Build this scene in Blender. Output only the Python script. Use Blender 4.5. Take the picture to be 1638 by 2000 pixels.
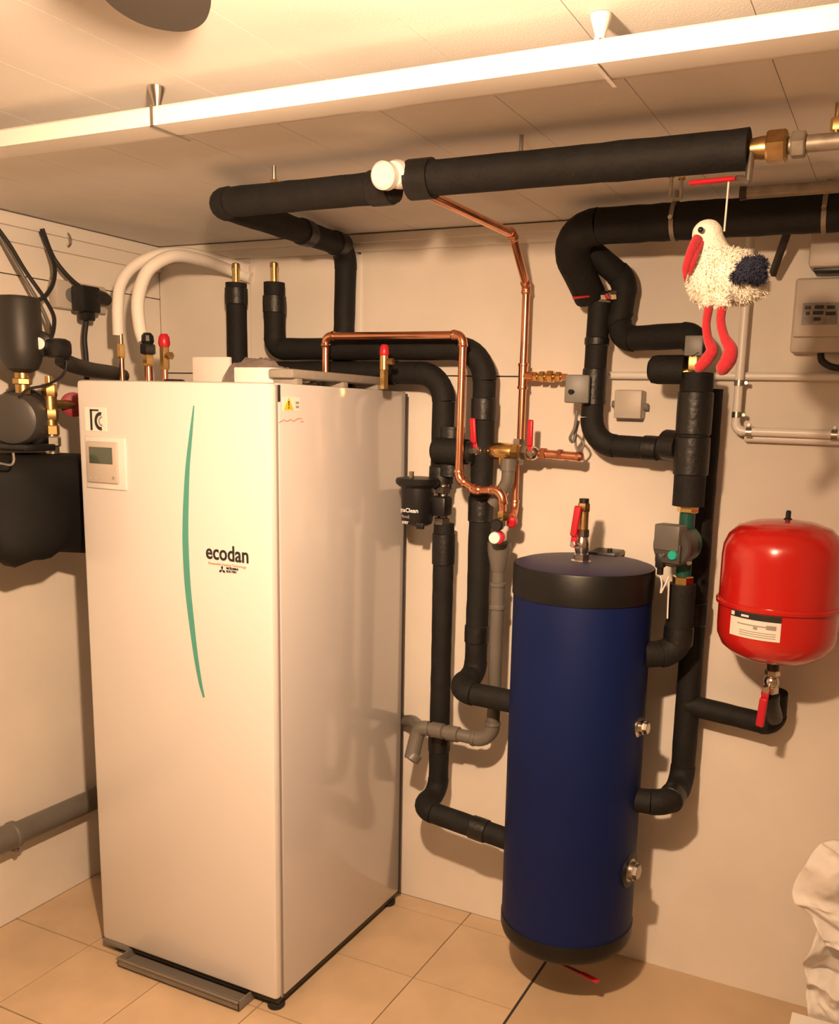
import bpy, bmesh, math, random
from mathutils import Vector as V, Matrix, noise
random.seed(7)
for o in list(bpy.data.objects): bpy.data.objects.remove(o)
S = bpy.context.scene
COL = S.collection
# ------------------------------------------------------------------ camera
FPX, YAW, PIT, ROL = 1769.255, -0.4348, -0.1778, 0.029
CAM = V((1.9325, -1.7063, 1.5441)); CX, CY = 927.06, 1125.38
FW = V((math.sin(YAW)*math.cos(PIT), math.cos(YAW)*math.cos(PIT), math.sin(PIT)))
RT = V((math.cos(YAW), -math.sin(YAW), 0)); UP = RT.cross(FW)
R2 = RT*math.cos(ROL) + UP*math.sin(ROL); U2 = -RT*math.sin(ROL) + UP*math.cos(ROL)
cd = bpy.data.cameras.new('camera'); cam = bpy.data.objects.new('camera', cd); COL.objects.link(cam)
cd.sensor_fit = 'HORIZONTAL'; cd.sensor_width = 36; cd.lens = FPX*36/1638
cd.shift_x = -(CX-819)/1638; cd.shift_y = (CY-1000)/1638; cd.clip_start = .02
m = Matrix((R2, U2, -FW)).transposed().to_4x4(); m.translation = CAM; cam.matrix_world = m
S.camera = cam
# ------------------------------------------------------------------ world, lamp power, exposure
w = bpy.data.worlds.new('world'); S.world = w; w.use_nodes = True
w.node_tree.nodes['Background'].inputs[0].default_value = (.9, .75, .6, 1)
w.node_tree.nodes['Background'].inputs[1].default_value = .02
S.view_settings.view_transform = 'Standard'; S.view_settings.look = 'None'
S.view_settings.gamma = 1; S.view_settings.use_curve_mapping = False
S.view_settings.exposure = 0.0
LAMP = V((1.44, -1.08, 1.910)); LAMP_R = .030; LAMP_STRENGTH = 1750; LAMP_COL = (1.0, .645, .39)

# pixel of the 1638x2000 photo -> point in the room, on a plane of known depth / height / side
def ray(u, v): return FW + R2*((u-CX)/FPX) - U2*((v-CY)/FPX)
def at(u, v, y): d = ray(u, v); return CAM + d*((y-CAM.y)/d.y)
def at_z(u, v, z): d = ray(u, v); return CAM + d*((z-CAM.z)/d.z)
def at_x(u, v, x): d = ray(u, v); return CAM + d*((x-CAM.x)/d.x)

# ------------------------------------------------------------------ materials
MATS = {}
def mat(name, col, rough=.5, metal=0., noise=0., nscale=20., bump=0., bscale=200., coat=0., emit=None, trans=0., col2=None, sheen=0.):
    mt = bpy.data.materials.new(name); mt.use_nodes = True
    nt = mt.node_tree; b = nt.nodes['Principled BSDF']
    b.inputs['Base Color'].default_value = (*col, 1); b.inputs['Roughness'].default_value = rough
    b.inputs['Metallic'].default_value = metal; b.inputs['Coat Weight'].default_value = coat
    b.inputs['Coat Roughness'].default_value = .08; b.inputs['Transmission Weight'].default_value = trans
    b.inputs['Sheen Weight'].default_value = sheen
    tc = nt.nodes.new('ShaderNodeTexCoord')
    if noise > 0 or col2:
        n = nt.nodes.new('ShaderNodeTexNoise'); n.inputs['Scale'].default_value = nscale; n.inputs['Detail'].default_value = 6
        nt.links.new(tc.outputs['Object'], n.inputs['Vector'])
        r = nt.nodes.new('ShaderNodeValToRGB'); r.color_ramp.elements[0].position = .3; r.color_ramp.elements[1].position = .7
        c2 = col2 or tuple(min(1, c*(1+noise)) for c in col); c1 = tuple(c*(1-noise) for c in col) if not col2 else col
        r.color_ramp.elements[0].color = (*c1, 1); r.color_ramp.elements[1].color = (*c2, 1)
        nt.links.new(n.outputs['Fac'], r.inputs['Fac']); nt.links.new(r.outputs['Color'], b.inputs['Base Color'])
    if bump > 0:
        n2 = nt.nodes.new('ShaderNodeTexNoise'); n2.inputs['Scale'].default_value = bscale; n2.inputs['Detail'].default_value = 4
        nt.links.new(tc.outputs['Object'], n2.inputs['Vector'])
        bp = nt.nodes.new('ShaderNodeBump'); bp.inputs['Strength'].default_value = bump; bp.inputs['Distance'].default_value = .004
        nt.links.new(n2.outputs['Fac'], bp.inputs['Height']); nt.links.new(bp.outputs['Normal'], b.inputs['Normal'])
    if emit:
        b.inputs['Emission Color'].default_value = (*emit[0], 1); b.inputs['Emission Strength'].default_value = emit[1]
    MATS[name] = mt
    return mt
mat('plaster', (.74, .69, .62), .75, noise=.05, nscale=5, bump=.12, bscale=60)
mat('wall_far', (.45, .40, .34), .8, noise=.06, nscale=4)
mat('seam_dark', (.06, .05, .042), .8)
mat('ceiling_board', (.76, .74, .71), .8, noise=.03, nscale=8, bump=.15, bscale=300)
mat('trim_white', (.80, .76, .70), .5)
mat('tile', (.56, .42, .275), .38, noise=.10, nscale=7, bump=.03, bscale=40)
mat('screed', (.50, .37, .235), .5, noise=.10, nscale=5, bump=.05, bscale=30)
mat('grout', (.24, .17, .11), .9, noise=.2, nscale=50)
mat('joint', (.03, .028, .025), .8)
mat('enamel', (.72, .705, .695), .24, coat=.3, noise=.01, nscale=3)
mat('enamel_side_shaded', (.58, .56, .555), .14, coat=.5, noise=.01, nscale=3)  # enamel darkened so the cabinet side looks less lit than the front
mat('paint_edge', (.84, .80, .78), .3)
mat('black_plastic', (.007, .007, .008), .4)
mat('dark_grey', (.022, .02, .018), .5, noise=.1)
mat('foam', (.0095, .0092, .009), .72, noise=.25, nscale=30, bump=.35, bscale=120)
mat('tape', (.007, .007, .007), .45, noise=.2, nscale=40, bump=.4, bscale=80)
mat('copper', (.86, .40, .24), .22, 1., noise=.10, nscale=25)
mat('copper_dull', (.72, .33, .20), .34, 1., noise=.18, nscale=30)
mat('brass', (.80, .55, .22), .26, 1., noise=.12, nscale=60)
mat('bronze', (.50, .33, .15), .35, 1., noise=.2, nscale=60)
mat('nickel', (.66, .62, .54), .22, 1., noise=.08, nscale=60)
mat('steel', (.45, .42, .38), .35, 1., noise=.1, nscale=40)
mat('zinc_dull', (.30, .26, .21), .5, .6, noise=.2, nscale=40)
mat('red_lever', (.50, .012, .026), .35)
mat('red_enamel', (.52, .014, .010), .20, coat=.5, noise=.03, nscale=6)
mat('red_felt', (.42, .012, .025), .9, noise=.15, nscale=200, bump=.4, bscale=400, sheen=.3)
mat('red_dark', (.25, .01, .02), .5)
mat('blue_jacket', (.0015, .009, .070), .55, noise=.12, nscale=3, bump=.06, bscale=18)
mat('blue_lid', (.030, .030, .075), .5, noise=.1, nscale=6)
mat('black_vinyl', (.007, .007, .0065), .42, noise=.2, nscale=15, bump=.1, bscale=40)
mat('pvc_grey', (.13, .12, .105), .4, noise=.08, nscale=10)
mat('pvc_white', (.80, .77, .72), .35)
mat('hose_white', (.80, .76, .70), .6, noise=.03, nscale=12, bump=.1, bscale=90)
mat('box_grey', (.17, .168, .16), .45)
mat('box_cream', (.50, .45, .39), .45, noise=.03)
mat('lcd', (.075, .095, .075), .15)
mat('button', (.45, .42, .40), .4)
mat('leaf_green', (.07, .34, .28), .4)
mat('print_black', (.015, .014, .016), .5)
mat('print_grey', (.32, .29, .28), .6)
mat('print_white', (.85, .85, .83), .5)
mat('print_yellow', (.85, .55, .03), .5)
mat('print_pink', (.75, .30, .24), .6)
mat('paper', (.82, .79, .74), .6, noise=.03)
mat('label_grey', (.20, .185, .165), .5, col2=(.34, .31, .27), nscale=70)
mat('styrofoam', (.28, .25, .215), .7, noise=.08, nscale=60)
mat('plastic_film', (.72, .62, .58), .15, trans=.75)
mat('pump_grey', (.06, .056, .052), .4)
mat('pump_box', (.11, .107, .10), .4)
mat('pump_green', (.006, .075, .06), .35)
mat('button_green', (.01, .40, .33), .25)
mat('fur_white', (.84, .79, .69), .95, noise=.08, nscale=60, bump=.6, bscale=220, sheen=.2)
mat('fur_navy', (.012, .016, .045), .95, bump=.6, bscale=220, sheen=.1)
mat('eye_black', (.01, .01, .01), .15)
mat('string', (.72, .66, .58), .9)
mat('cloth', (.80, .77, .74), .9, noise=.02, nscale=40, bump=.25, bscale=500, sheen=.1)
mat('bag_black', (.006, .006, .006), .7, noise=.3, nscale=9, bump=.3, bscale=25)
mat('rubber', (.012, .012, .012), .6)
mat('tray_plastic', (.26, .23, .20), .14, coat=.4, trans=.35)
mat('fixture_dark', (.035, .028, .022), .45)
mat('bulb_glow', (1, .9, .75), .5, emit=(LAMP_COL, LAMP_STRENGTH))

for n_, v_ in (('blue_jacket', .22), ('foam', .3), ('blue_lid', .35), ('bag_black', .25), ('pump_grey', .35), ('black_vinyl', .28)):
    MATS[n_].node_tree.nodes['Principled BSDF'].inputs['Specular IOR Level'].default_value = v_
# ------------------------------------------------------------------ mesh helpers
OFF = {}
def _link(name, me, mt, parent):
    o = bpy.data.objects.new(name, me); COL.objects.link(o)
    if mt: me.materials.append(MATS[mt])
    if parent is not None: o.parent = parent
    return o
def thing(name, label, cat, loc, group=None):
    o = bpy.data.objects.new(name, None); COL.objects.link(o); o.empty_display_size = .05
    o.location = loc; OFF[o.name] = V(loc); o['label'] = label; o['category'] = cat
    if group: o['group'] = group
    return o
def obj(name, geo, mt, parent=None, label=None, cat=None, group=None, kind=None, loc=None, sharp=29):
    """geo: list of (verts, faces) in room coordinates, joined as one mesh"""
    vs, fs = [], []
    for gv, gf in geo:
        n = len(vs); vs += [V(q) for q in gv]; fs += [[i+n for i in f] for f in gf]
    if parent is not None: off = OFF[parent.name]
    elif loc is not None: off = V(loc)
    else:
        off = V(((min(q.x for q in vs)+max(q.x for q in vs))/2, (min(q.y for q in vs)+max(q.y for q in vs))/2, min(q.z for q in vs)))
    me = bpy.data.meshes.new(name)
    me.from_pydata([tuple(q-off) for q in vs], [], fs)
    bm = bmesh.new(); bm.from_mesh(me); bmesh.ops.recalc_face_normals(bm, faces=bm.faces); bm.to_mesh(me); bm.free()
    me.shade_smooth(); me.set_sharp_from_angle(angle=math.radians(sharp))
    o = _link(name, me, mt, parent)
    if parent is None: o.location = off
    OFF[o.name] = off
    if label: o['label'] = label
    if cat: o['category'] = cat
    if group: o['group'] = group
    if kind: o['kind'] = kind
    return o
def from_bm(bm):
    bm.verts.ensure_lookup_table(); bm.verts.index_update()
    r = ([v.co.copy() for v in bm.verts], [[v.index for v in f.verts] for f in bm.faces]); bm.free(); return r
def box(c, size, bevel=0., axes=None, seg=2):
    bm = bmesh.new(); bmesh.ops.create_cube(bm, size=1)
    for v in bm.verts: v.co = V((v.co.x*size[0], v.co.y*size[1], v.co.z*size[2]))
    if bevel > 0: bmesh.ops.bevel(bm, geom=list(bm.edges), offset=bevel, segments=seg, profile=.5, affect='EDGES')
    vs, fs = from_bm(bm); c = V(c)
    if axes: a, b, d = axes; vs = [c+a*v.x+b*v.y+d*v.z for v in vs]
    else: vs = [c+v for v in vs]
    return vs, fs
def box2(p, q, bevel=0.):
    p, q = V(p), V(q); return box((p+q)/2, [abs(a) for a in (q-p)], bevel)
def frame(ax):
    ax = V(ax).normalized(); r = V((0, 0, 1)) if abs(ax.z) < .9 else V((0, 1, 0))
    s = r.cross(ax).normalized(); return ax, s, ax.cross(s).normalized()
def lathe(prof, o, ax=(0, 0, 1), seg=24, rot=0.):
    ax, s, t = frame(ax); o = V(o); vs, fs = [], []
    for r, h in prof:
        for k in range(seg):
            a = rot+2*math.pi*k/seg; vs.append(o+ax*h+s*(r*math.cos(a))+t*(r*math.sin(a)))
    for i in range(len(prof)-1):
        for k in range(seg):
            k2 = (k+1) % seg; fs.append([i*seg+k, i*seg+k2, (i+1)*seg+k2, (i+1)*seg+k])
    fs.append(list(range(seg))[::-1]); fs.append([(len(prof)-1)*seg+k for k in range(seg)])
    return vs, fs
def cyl(a, b, r, seg=20, r2=None):
    a, b = V(a), V(b); L = (b-a).length; return lathe([(r, 0), (r if r2 is None else r2, L)], a, b-a, seg)
def hexnut(a, ax, r, h): return lathe([(r*.9, 0), (r, h*.12), (r, h*.88), (r*.9, h)], a, ax, 6)
def sphere(c, r, sc=(1, 1, 1), n=10, seg=20):
    prof = [(r*math.sin(math.pi*i/n)+1e-5, -r*math.cos(math.pi*i/n)) for i in range(n+1)]
    vs, fs = lathe(prof, (0, 0, 0), (0, 0, 1), seg); c = V(c)
    return [c+V((v.x*sc[0], v.y*sc[1], v.z*sc[2])) for v in vs], fs
def sweep(pts, r, seg=18, flat=None):
    """tube through the points; r number or list; flat = squash factor"""
    pts = [V(q) for q in pts]; n = len(pts); rs = r if isinstance(r, (list, tuple)) else [r]*n
    tg = [(pts[min(i+1, n-1)]-pts[max(i-1, 0)]).normalized() for i in range(n)]
    _, s, t = frame(tg[0]); vs, fs = [], []
    for i in range(n):
        if i:
            s = (s - tg[i]*s.dot(tg[i])).normalized(); t = tg[i].cross(s)
        for k in range(seg):
            a = 2*math.pi*k/seg; vs.append(pts[i]+s*(rs[i]*math.cos(a))+t*(rs[i]*math.sin(a)*(flat or 1)))
    for i in range(n-1):
        for k in range(seg):
            k2 = (k+1) % seg; fs.append([i*seg+k, i*seg+k2, (i+1)*seg+k2, (i+1)*seg+k])
    fs.append(list(range(seg))[::-1]); fs.append([(n-1)*seg+k for k in range(seg)])
    return vs, fs
def spline(pts, n=8):
    pts = [V(q) for q in pts]; P = [pts[0]*2-pts[1]]+pts+[pts[-1]*2-pts[-2]]; out = []
    for i in range(1, len(P)-2):
        for k in range(n):
            t = k/n; a, b, c, d = P[i-1:i+3]
            out.append(.5*((2*b)+(c-a)*t+(2*a-5*b+4*c-d)*t*t+(3*b-a-3*c+d)*t**3))
    return out+[pts[-1]]
def split(pts, fil, n=8):
    """straight pieces and corner arcs of a polyline with rounded corners"""
    pts = [V(q) for q in pts]; st, ar = [], []; cur = pts[0]
    for i in range(1, len(pts)-1):
        a, b = (pts[i-1]-pts[i]), (pts[i+1]-pts[i]); la, lb = a.length, b.length; a.normalize(); b.normalize()
        f = fil[i-1] if isinstance(fil, (list, tuple)) else fil
        ang = a.angle(b); tl = min(f/math.tan(ang/2), la*.49, lb*.49); R = tl*math.tan(ang/2)
        p0, p1 = pts[i]+a*tl, pts[i]+b*tl; st.append((cur, p0)); cur = p1
        cen = pts[i]+(a+b).normalized()*(R/math.sin(ang/2)); arc = []
        v0, v1 = (p0-cen), (p1-cen); tot = v0.angle(v1)
        for k in range(n+1):
            t = k/n; arc.append(cen+(v0*math.sin((1-t)*tot)+v1*math.sin(t*tot))/math.sin(tot))
        ar.append(arc)
    st.append((cur, pts[-1])); return st, ar
def run(name, label, pts, r, fil, mt, cat='pipe', group=None, piece='insulation_sleeve', bend='elbow', ex=.0015, emt=None, rings=False, bands=()):
    """a pipe run: straight sleeves and elbows, each a part; bands = fractions of the whole length that carry a tape band"""
    pts = [V(q) for q in pts]
    root = thing(name, label, cat, pts[-1] if pts[-1].z < pts[0].z else pts[0], group)
    st, ar = split(pts, fil)
    for a, b in st:
        if (b-a).length > .004:
            n = max(2, int((b-a).length/.03)); L = [a+(b-a)*(i/n) for i in range(n+1)]
            rr = [r*(1+(random.uniform(-.025, .025) if mt == 'foam' else 0)) for _ in L]
            obj(piece, [sweep(L, rr)], mt, root)
    for arc in ar:
        g = [sweep(arc, r+ex)]
        if rings:
            for q, d in ((arc[0], arc[0]-arc[1]), (arc[-1], arc[-1]-arc[-2])):
                d = d.normalized(); g.append(lathe([(r+ex, 0), (r+ex+.0012, .002), (r+ex+.0012, .006), (r+ex*.6, .010)], q, d))
        obj(bend, g, emt or mt, root)
    tot = sum((pts[i+1]-pts[i]).length for i in range(len(pts)-1))
    for fr, ln in bands:
        d = fr*tot
        for i in range(len(pts)-1):
            L = (pts[i+1]-pts[i]).length
            if d <= L:
                dr = (pts[i+1]-pts[i]).normalized(); q = pts[i]+dr*d
                obj('tape_band', [lathe([(r+.001, -ln/2), (r+.003, -ln/2+.002), (r+.0035, 0), (r+.003, ln/2-.002), (r+.001, ln/2)], q, dr)], 'tape', root); break
            d -= L
    return root
def lever(name, root, base, out, along, length, wid=.016, mt='red_lever', up=.012):
    """valve lever: short stem along out, flat bar along 'along' with a bent root and rounded grip"""
    out = V(out).normalized(); along = V(along).normalized(); side = out.cross(along).normalized(); base = V(base)
    obj('stem', [cyl(base, base+out*up, .007, 12), hexnut(base+out*up, out, .009, .007)], 'nickel', root)
    c = base+out*(up+.004)
    g = [box(c+along*(length*.08), (length*.30, wid*.9, .004), .0012, (along, side, out)),
         box(c+along*(length*.60)+out*.004, (length*.78, wid, .010), .004, (along, side, out), 3)]
    return obj(name, g, mt, root)
def text(s, size, org, xd, yd, mt, parent, name='lettering', depth=.0006, bold=0., align='LEFT', sx=1.):
    cu = bpy.data.curves.new('t', 'FONT'); cu.body = s; cu.size = size; cu.extrude = depth; cu.offset = bold; cu.align_x = align; cu.resolution_u = 3
    to = bpy.data.objects.new('t', cu); COL.objects.link(to)
    dg = bpy.context.evaluated_depsgraph_get(); me0 = to.evaluated_get(dg).to_mesh()
    xd, yd = V(xd).normalized(), V(yd).normalized(); zd = xd.cross(yd); org = V(org)
    vs = [org+xd*(v.co.x*sx)+yd*v.co.y+zd*v.co.z for v in me0.vertices]; fs = [list(p.vertices) for p in me0.polygons]
    to.evaluated_get(dg).to_mesh_clear(); bpy.data.objects.remove(to); bpy.data.curves.remove(cu)
    return obj(name, [(vs, fs)], mt, parent)
def plate(poly, o, xd, yd, th):
    """flat polygon (2-D points) of thickness th on plane o,xd,yd"""
    xd, yd = V(xd).normalized(), V(yd).normalized(); zd = xd.cross(yd); o = V(o); n = len(poly)
    vs = [o+xd*a+yd*b for a, b in poly]+[o+xd*a+yd*b+zd*th for a, b in poly]
    return vs, [list(range(n))[::-1], list(range(n, 2*n))]+[[i, (i+1) % n, n+(i+1) % n, n+i] for i in range(n)]
def struct(name, geo, mt, parent=None): return obj(name, geo, mt, parent, kind='structure')
X_, Y_, Z_ = V((1, 0, 0)), V((0, 1, 0)), V((0, 0, 1))

# ------------------------------------------------------------------ room shell
XL, XR, YF, YB, ZC = -.355, 3.60, -3.6, .6725, 2.05
floor = struct('floor', [box2((XL-.1, YF-.1, -.08), (XR+.1, YB+.1, -.006))], 'grout')
T, TX, TY, GAP = .30, -.051, -.002, .0028
xs = [XL]+[TX+T*i for i in range(-1, 4) if XL+.01 < TX+T*i]+[1.1495]
ys = [YF]+[TY+T*i for i in range(-16, 6) if YF+.01 < TY+T*i < YB-.01]+[YB]
cache = {}
for i in range(len(xs)-1):
    for j in range(len(ys)-1):
        sx, sy = xs[i+1]-xs[i]-GAP, ys[j+1]-ys[j]-GAP; key = (round(sx, 3), round(sy, 3))
        if key not in cache:
            me = bpy.data.meshes.new('tile'); bm = bmesh.new(); bmesh.ops.create_cube(bm, size=1)
            for v in bm.verts:
                k = .0012 if v.co.z > 0 else 0
                v.co = V((v.co.x*(sx-k), v.co.y*(sy-k), v.co.z*.007))
            bm.to_mesh(me); bm.free(); me.materials.append(MATS['tile']); cache[key] = me
        o = bpy.data.objects.new('tile', cache[key]); COL.objects.link(o); o.parent = floor
        o.location = V(((xs[i]+xs[i+1])/2, (ys[j]+ys[j+1])/2, -.0035+random.uniform(-.0003, .0003)))-OFF[floor.name]
obj('screed_slab', [box2((1.151, YF, -.007), (XR, YB, -.0002))], 'screed', floor)
obj('expansion_joint', [box2((1.146, YF, -.006), (1.153, YB, .0006))], 'joint', floor, label='dark expansion joint between the floor tiles')

def panel(parent, p, q, mt, bev=0): return obj('panel', [box2(p, q, 0)], mt, parent)
wb = struct('wall_back', [box2((XL-.1, YB+.012, 0), (XR+.1, YB+.12, ZC))], 'seam_dark')
SZ = 1.648
for x0, x1 in ((XL, 1.90), (1.90, XR)):
    panel(wb, (x0+.0006, YB, 0), (x1-.0006, YB+.0125, SZ-.002), 'plaster', .0004)
for x0, x1 in ((XL, .02), (.02, .415), (.427, XR)):
    panel(wb, (x0+.001, YB, SZ+.002), (x1-.001, YB+.0125, ZC), 'plaster')
struct('trim_1', [box2((.411, YB-.004, SZ+.005), (.431, YB+.006, 1.995), .0015)], 'trim_white')
wl = struct('wall_left', [box2((XL-.12, YF-.1, 0), (XL-.012, YB+.1, ZC))], 'seam_dark')
for y0, y1, z0, z1 in ((YF, YB, 0, 1.885), (YF, -.4, 1.888, ZC), (-.4, YB, 1.888, ZC)):
    panel(wl, (XL-.0125, y0+.001, z0), (XL, y1-.001, z1), 'plaster')
struct('wall_right', [box2((XR, YF-.1, 0), (XR+.1, YB+.1, ZC))], 'wall_far')
struct('wall_front', [box2((XL-.1, YF-.1, 0), (XR+.1, YF, ZC))], 'wall_far')
ce = struct('ceiling', [box2((XL-.1, YF-.1, ZC+.003), (XR+.1, YB+.1, ZC+.1))], 'seam_dark')
PW = .2155; px = .63-PW*5
k = 0
while px+PW*k < XR:
    a, b = max(XL, px+PW*k), min(XR, px+PW*(k+1)); cuts = [YF, -1.45 if k % 2 else -1.95, -.313 if k in (10, 11) else (-.9 if k % 2 else -.62), YB] if k >= 10 else [YF, -1.5 if k % 2 else -1.0, YB]
    if b-a > .01:
        for c in range(len(cuts)-1): panel(ce, (a+.0006, cuts[c]+.0006, ZC), (b-.0006, cuts[c+1]-.0006, ZC+.0032), 'ceiling_board', .0005)
    k += 1
struct('trim_2', [box2((XL, YB-.014, 2.0), (XR, YB, 2.047), .003), box2((XL, YB-.024, 2.024), (XR, YB, 2.047), .003)], 'trim_white')
struct('trim_3', [box2((XL, YF, 1.972), (XL+.014, YB, 2.047), .003), box2((XL, YF, 2.012), (XL+.026, YB, 2.047), .003)], 'trim_white')

# ------------------------------------------------------------------ ceiling lamp (just above the frame) and dark fixture
lp = thing('ceiling_lamp', 'bare glowing bulb in a white ceiling socket above the view', 'lamp', LAMP)
obj('socket', [lathe([(.028, .078), (.028, .055), (.020, .05), (.017, .03)], LAMP, Z_)], 'pvc_white', lp)
obj('ceiling_rose', [lathe([(.045, .0), (.045, .012), (.030, .027)], (LAMP.x, LAMP.y, ZC), -Z_)], 'pvc_white', lp)
bm = bmesh.new(); bmesh.ops.create_icosphere(bm, subdivisions=3, radius=LAMP_R); bv, bf = from_bm(bm)
obj('bulb', [([LAMP+v for v in bv], bf)], 'bulb_glow', lp, sharp=180)
# spot added beside the bulb to strengthen direct light and wall shadows
sl = bpy.data.lights.new('added_spot', 'SPOT'); sl.energy = 135; sl.color = LAMP_COL; sl.spot_size = math.radians(130); sl.spot_blend = .85; sl.shadow_soft_size = .022
so_ = bpy.data.objects.new('added_spot', sl); COL.objects.link(so_)
aim = V((-.60, .46, -.64)); so_.location = aim.normalized()*(LAMP_R+.026); so_.rotation_euler = aim.to_track_quat('-Z', 'Y').to_euler(); so_.parent = lp
dc = at_z(290, -62, 2.02)
g = []
poly = [(195, -10), (225, 18), (262, 41), (300, 55), (345, 62), (376, 58), (398, 44), (409, 22), (412, -8), (408, -120), (190, -120)]
pv = spline([at_z(u, v, 1.995) for u, v in poly+poly[:1]], 6)[:-1]; n = len(pv)
cen = sum(pv, V())/n
up1 = [q+V((0, 0, .012))+(q-cen)*.03 for q in pv]; up2 = [V((q.x, q.y, ZC))-(q-cen)*.1*1 for q in pv]
obj('ceiling_fixture', [(pv+up1+up2, [list(range(n))]+[[i, (i+1) % n, n+(i+1) % n, n+i] for i in range(n)]+[[n+i, n+(i+1) % n, 2*n+(i+1) % n, 2*n+i] for i in range(n)]+[list(range(2*n, 3*n))])],
    'fixture_dark', label='dark rounded fixture under the bright ceiling, cut by the top edge', cat='fixture')

# white trunking slung under the ceiling
TB = 1.988; TF = at_z(820, 172, TB).y; TH = .030; TD = .085
r = thing('ceiling_trunking', 'long white trunking slung under the ceiling, brightly lit along its near side', 'trunking', (1.1, TF, TB))
prof = [(0, 0), (-.0, TH-.004), (.004, TH), (TD-.02, TH), (TD-.006, TH-.006), (TD, TH-.014), (TD-.004, .008), (TD-.016, .002), (TD-.032, -.0005), (.003, 0)]
n = len(prof); vs = [V((x, TF+a, TB+b)) for x in (XL, XR) for a, b in prof]
obj('channel', [(vs, [list(range(n)), list(range(n, 2*n))]+[[i, (i+1) % n, n+(i+1) % n, n+i] for i in range(n)])], 'pvc_white', r)
for nm, u, v in (('left', 296, 200), ('right', 1166, 70)):
    x = at(u, v, TF).x
    h = thing('trunking_hanger', 'metal hanger on the white trunking, %s' % ('the left one with a flared cup' if nm == 'left' else 'the faint right one'), 'clamp', (x, TF, TB))
    obj('strap', [box2((x-.003, TF-.0015, TB-.0018), (x+.003, TF-.0002, TB+TH+.001)), box2((x-.003, TF-.0015, TB-.002), (x+.003, TF+TD, TB-.0008))], 'steel' if nm == 'left' else 'pvc_white', h)
    obj('hanger_cup', [lathe([(.006, 0), (.007, .006), (.013, .024), (.014, .029)], (x, TF+.012, ZC-.030), Z_)], 'nickel' if nm == 'left' else 'pvc_white', h)
    obj('rod', [cyl((x, TF+.012, TB+TH-.001), (x, TF+.012, ZC-.02), .004, 10)], 'steel', h)

# ------------------------------------------------------------------ the heat pump cylinder cabinet
W, D, ZB, ZT = .613, .627, .036, 1.60
u_ = thing('heat_pump_cabinet', 'tall white heat pump cylinder cabinet with a green curved stripe', 'cabinet', (W/2, D/2, 0))
obj('body', [box2((.003, .033, ZB), (W, D, ZT), .003)], 'enamel_side_shaded', u_)
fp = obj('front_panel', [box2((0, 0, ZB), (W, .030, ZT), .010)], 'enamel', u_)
obj('side_trim', [box2((W-.001, .018, ZB), (W+.0012, .026, ZT-.004), .0004)], 'print_grey', u_)
obj('rear_edge', [box2((W-.003, D-.004, ZB), (W+.0035, D+.004, ZT-.006), .001)], 'dark_grey', u_)
obj('corner_clip', [box2((W-.004, .029, ZT-.042), (W+.0015, .036, ZT-.004), .0006)], 'dark_grey', u_)
obj('base_frame', [box2((.012, .012, .018), (W-.006, D-.01, ZB+.002), .002)], 'dark_grey', u_)
obj('plinth_strip', [box2((.0, .001, ZB-.014), (W*.16, .01, ZB+.001), .001)], 'box_grey', u_)
for fx, fy in ((.04, .04), (W-.024, .028), (.04, D-.04), (W-.022, D-.03)):
    obj('foot', [lathe([(.021, 0), (.023, .004), (.023, .013), (.012, .016), (.009, .022)], (fx, fy, 0), Z_)], 'rubber', u_)
def fr(u, v, y=0.): q = at(u, v, y); return q
# green stripe
edgeL = [(378, 792), (370, 850), (363, 910), (359, 970), (357, 1030), (358, 1090), (362, 1150), (369, 1210), (378, 1275), (388, 1330), (397, 1362)]
edgeR = [(380, 793), (376, 850), (371, 910), (369, 970), (368, 1030), (369.5, 1090), (373, 1150), (379, 1210), (386, 1275), (394, 1330), (400, 1361)]
def sm(E): return spline([fr(u, v) for u, v in E], 4)
L_, R_ = sm(edgeL), sm(edgeR); nn = len(L_)
vs = [q+V((0, -.0004, 0)) for q in L_]+[q+V((0, -.0004, 0)) for q in R_]; vs += [q+V((0, -.0012, 0)) for q in vs]
fs = []
for i in range(nn-1):
    fs += [[i, i+1, nn+i+1, nn+i], [2*nn+i, 3*nn+i, 3*nn+i+1, 2*nn+i+1], [i, 2*nn+i, 2*nn+i+1, i+1], [nn+i, nn+i+1, 3*nn+i+1, 3*nn+i]]
obj('curved_stripe', [(vs, fs)], 'leaf_green', u_)
# controller with bezel, screen and buttons
c0, c1 = fr(168, 852), fr(249, 958)
obj('controller_surround', [box2((c0.x, -.005, c1.z), (c1.x, .002, c0.z), .002)], 'enamel', u_)
d0, d1 = fr(174, 861), fr(236, 945)
cp = obj('controller', [box2((d0.x, -.012, d1.z), (d1.x, 0, d0.z), .003)], 'box_cream', u_)
e0, e1 = fr(181, 872), fr(227, 907)
obj('screen', [box2((e0.x, -.0132, e1.z), (e1.x, -.008, e0.z), .0006)], 'lcd', cp)
for u, sz in ((183, .004), (194, .004), (205, .004), (229, .006)):
    q = fr(u, 933); obj('button', [box((q.x, -.0125, q.z), (sz*1.2, .002, sz*1.2), .0006)], 'print_grey' if u > 220 else 'button', cp)
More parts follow.
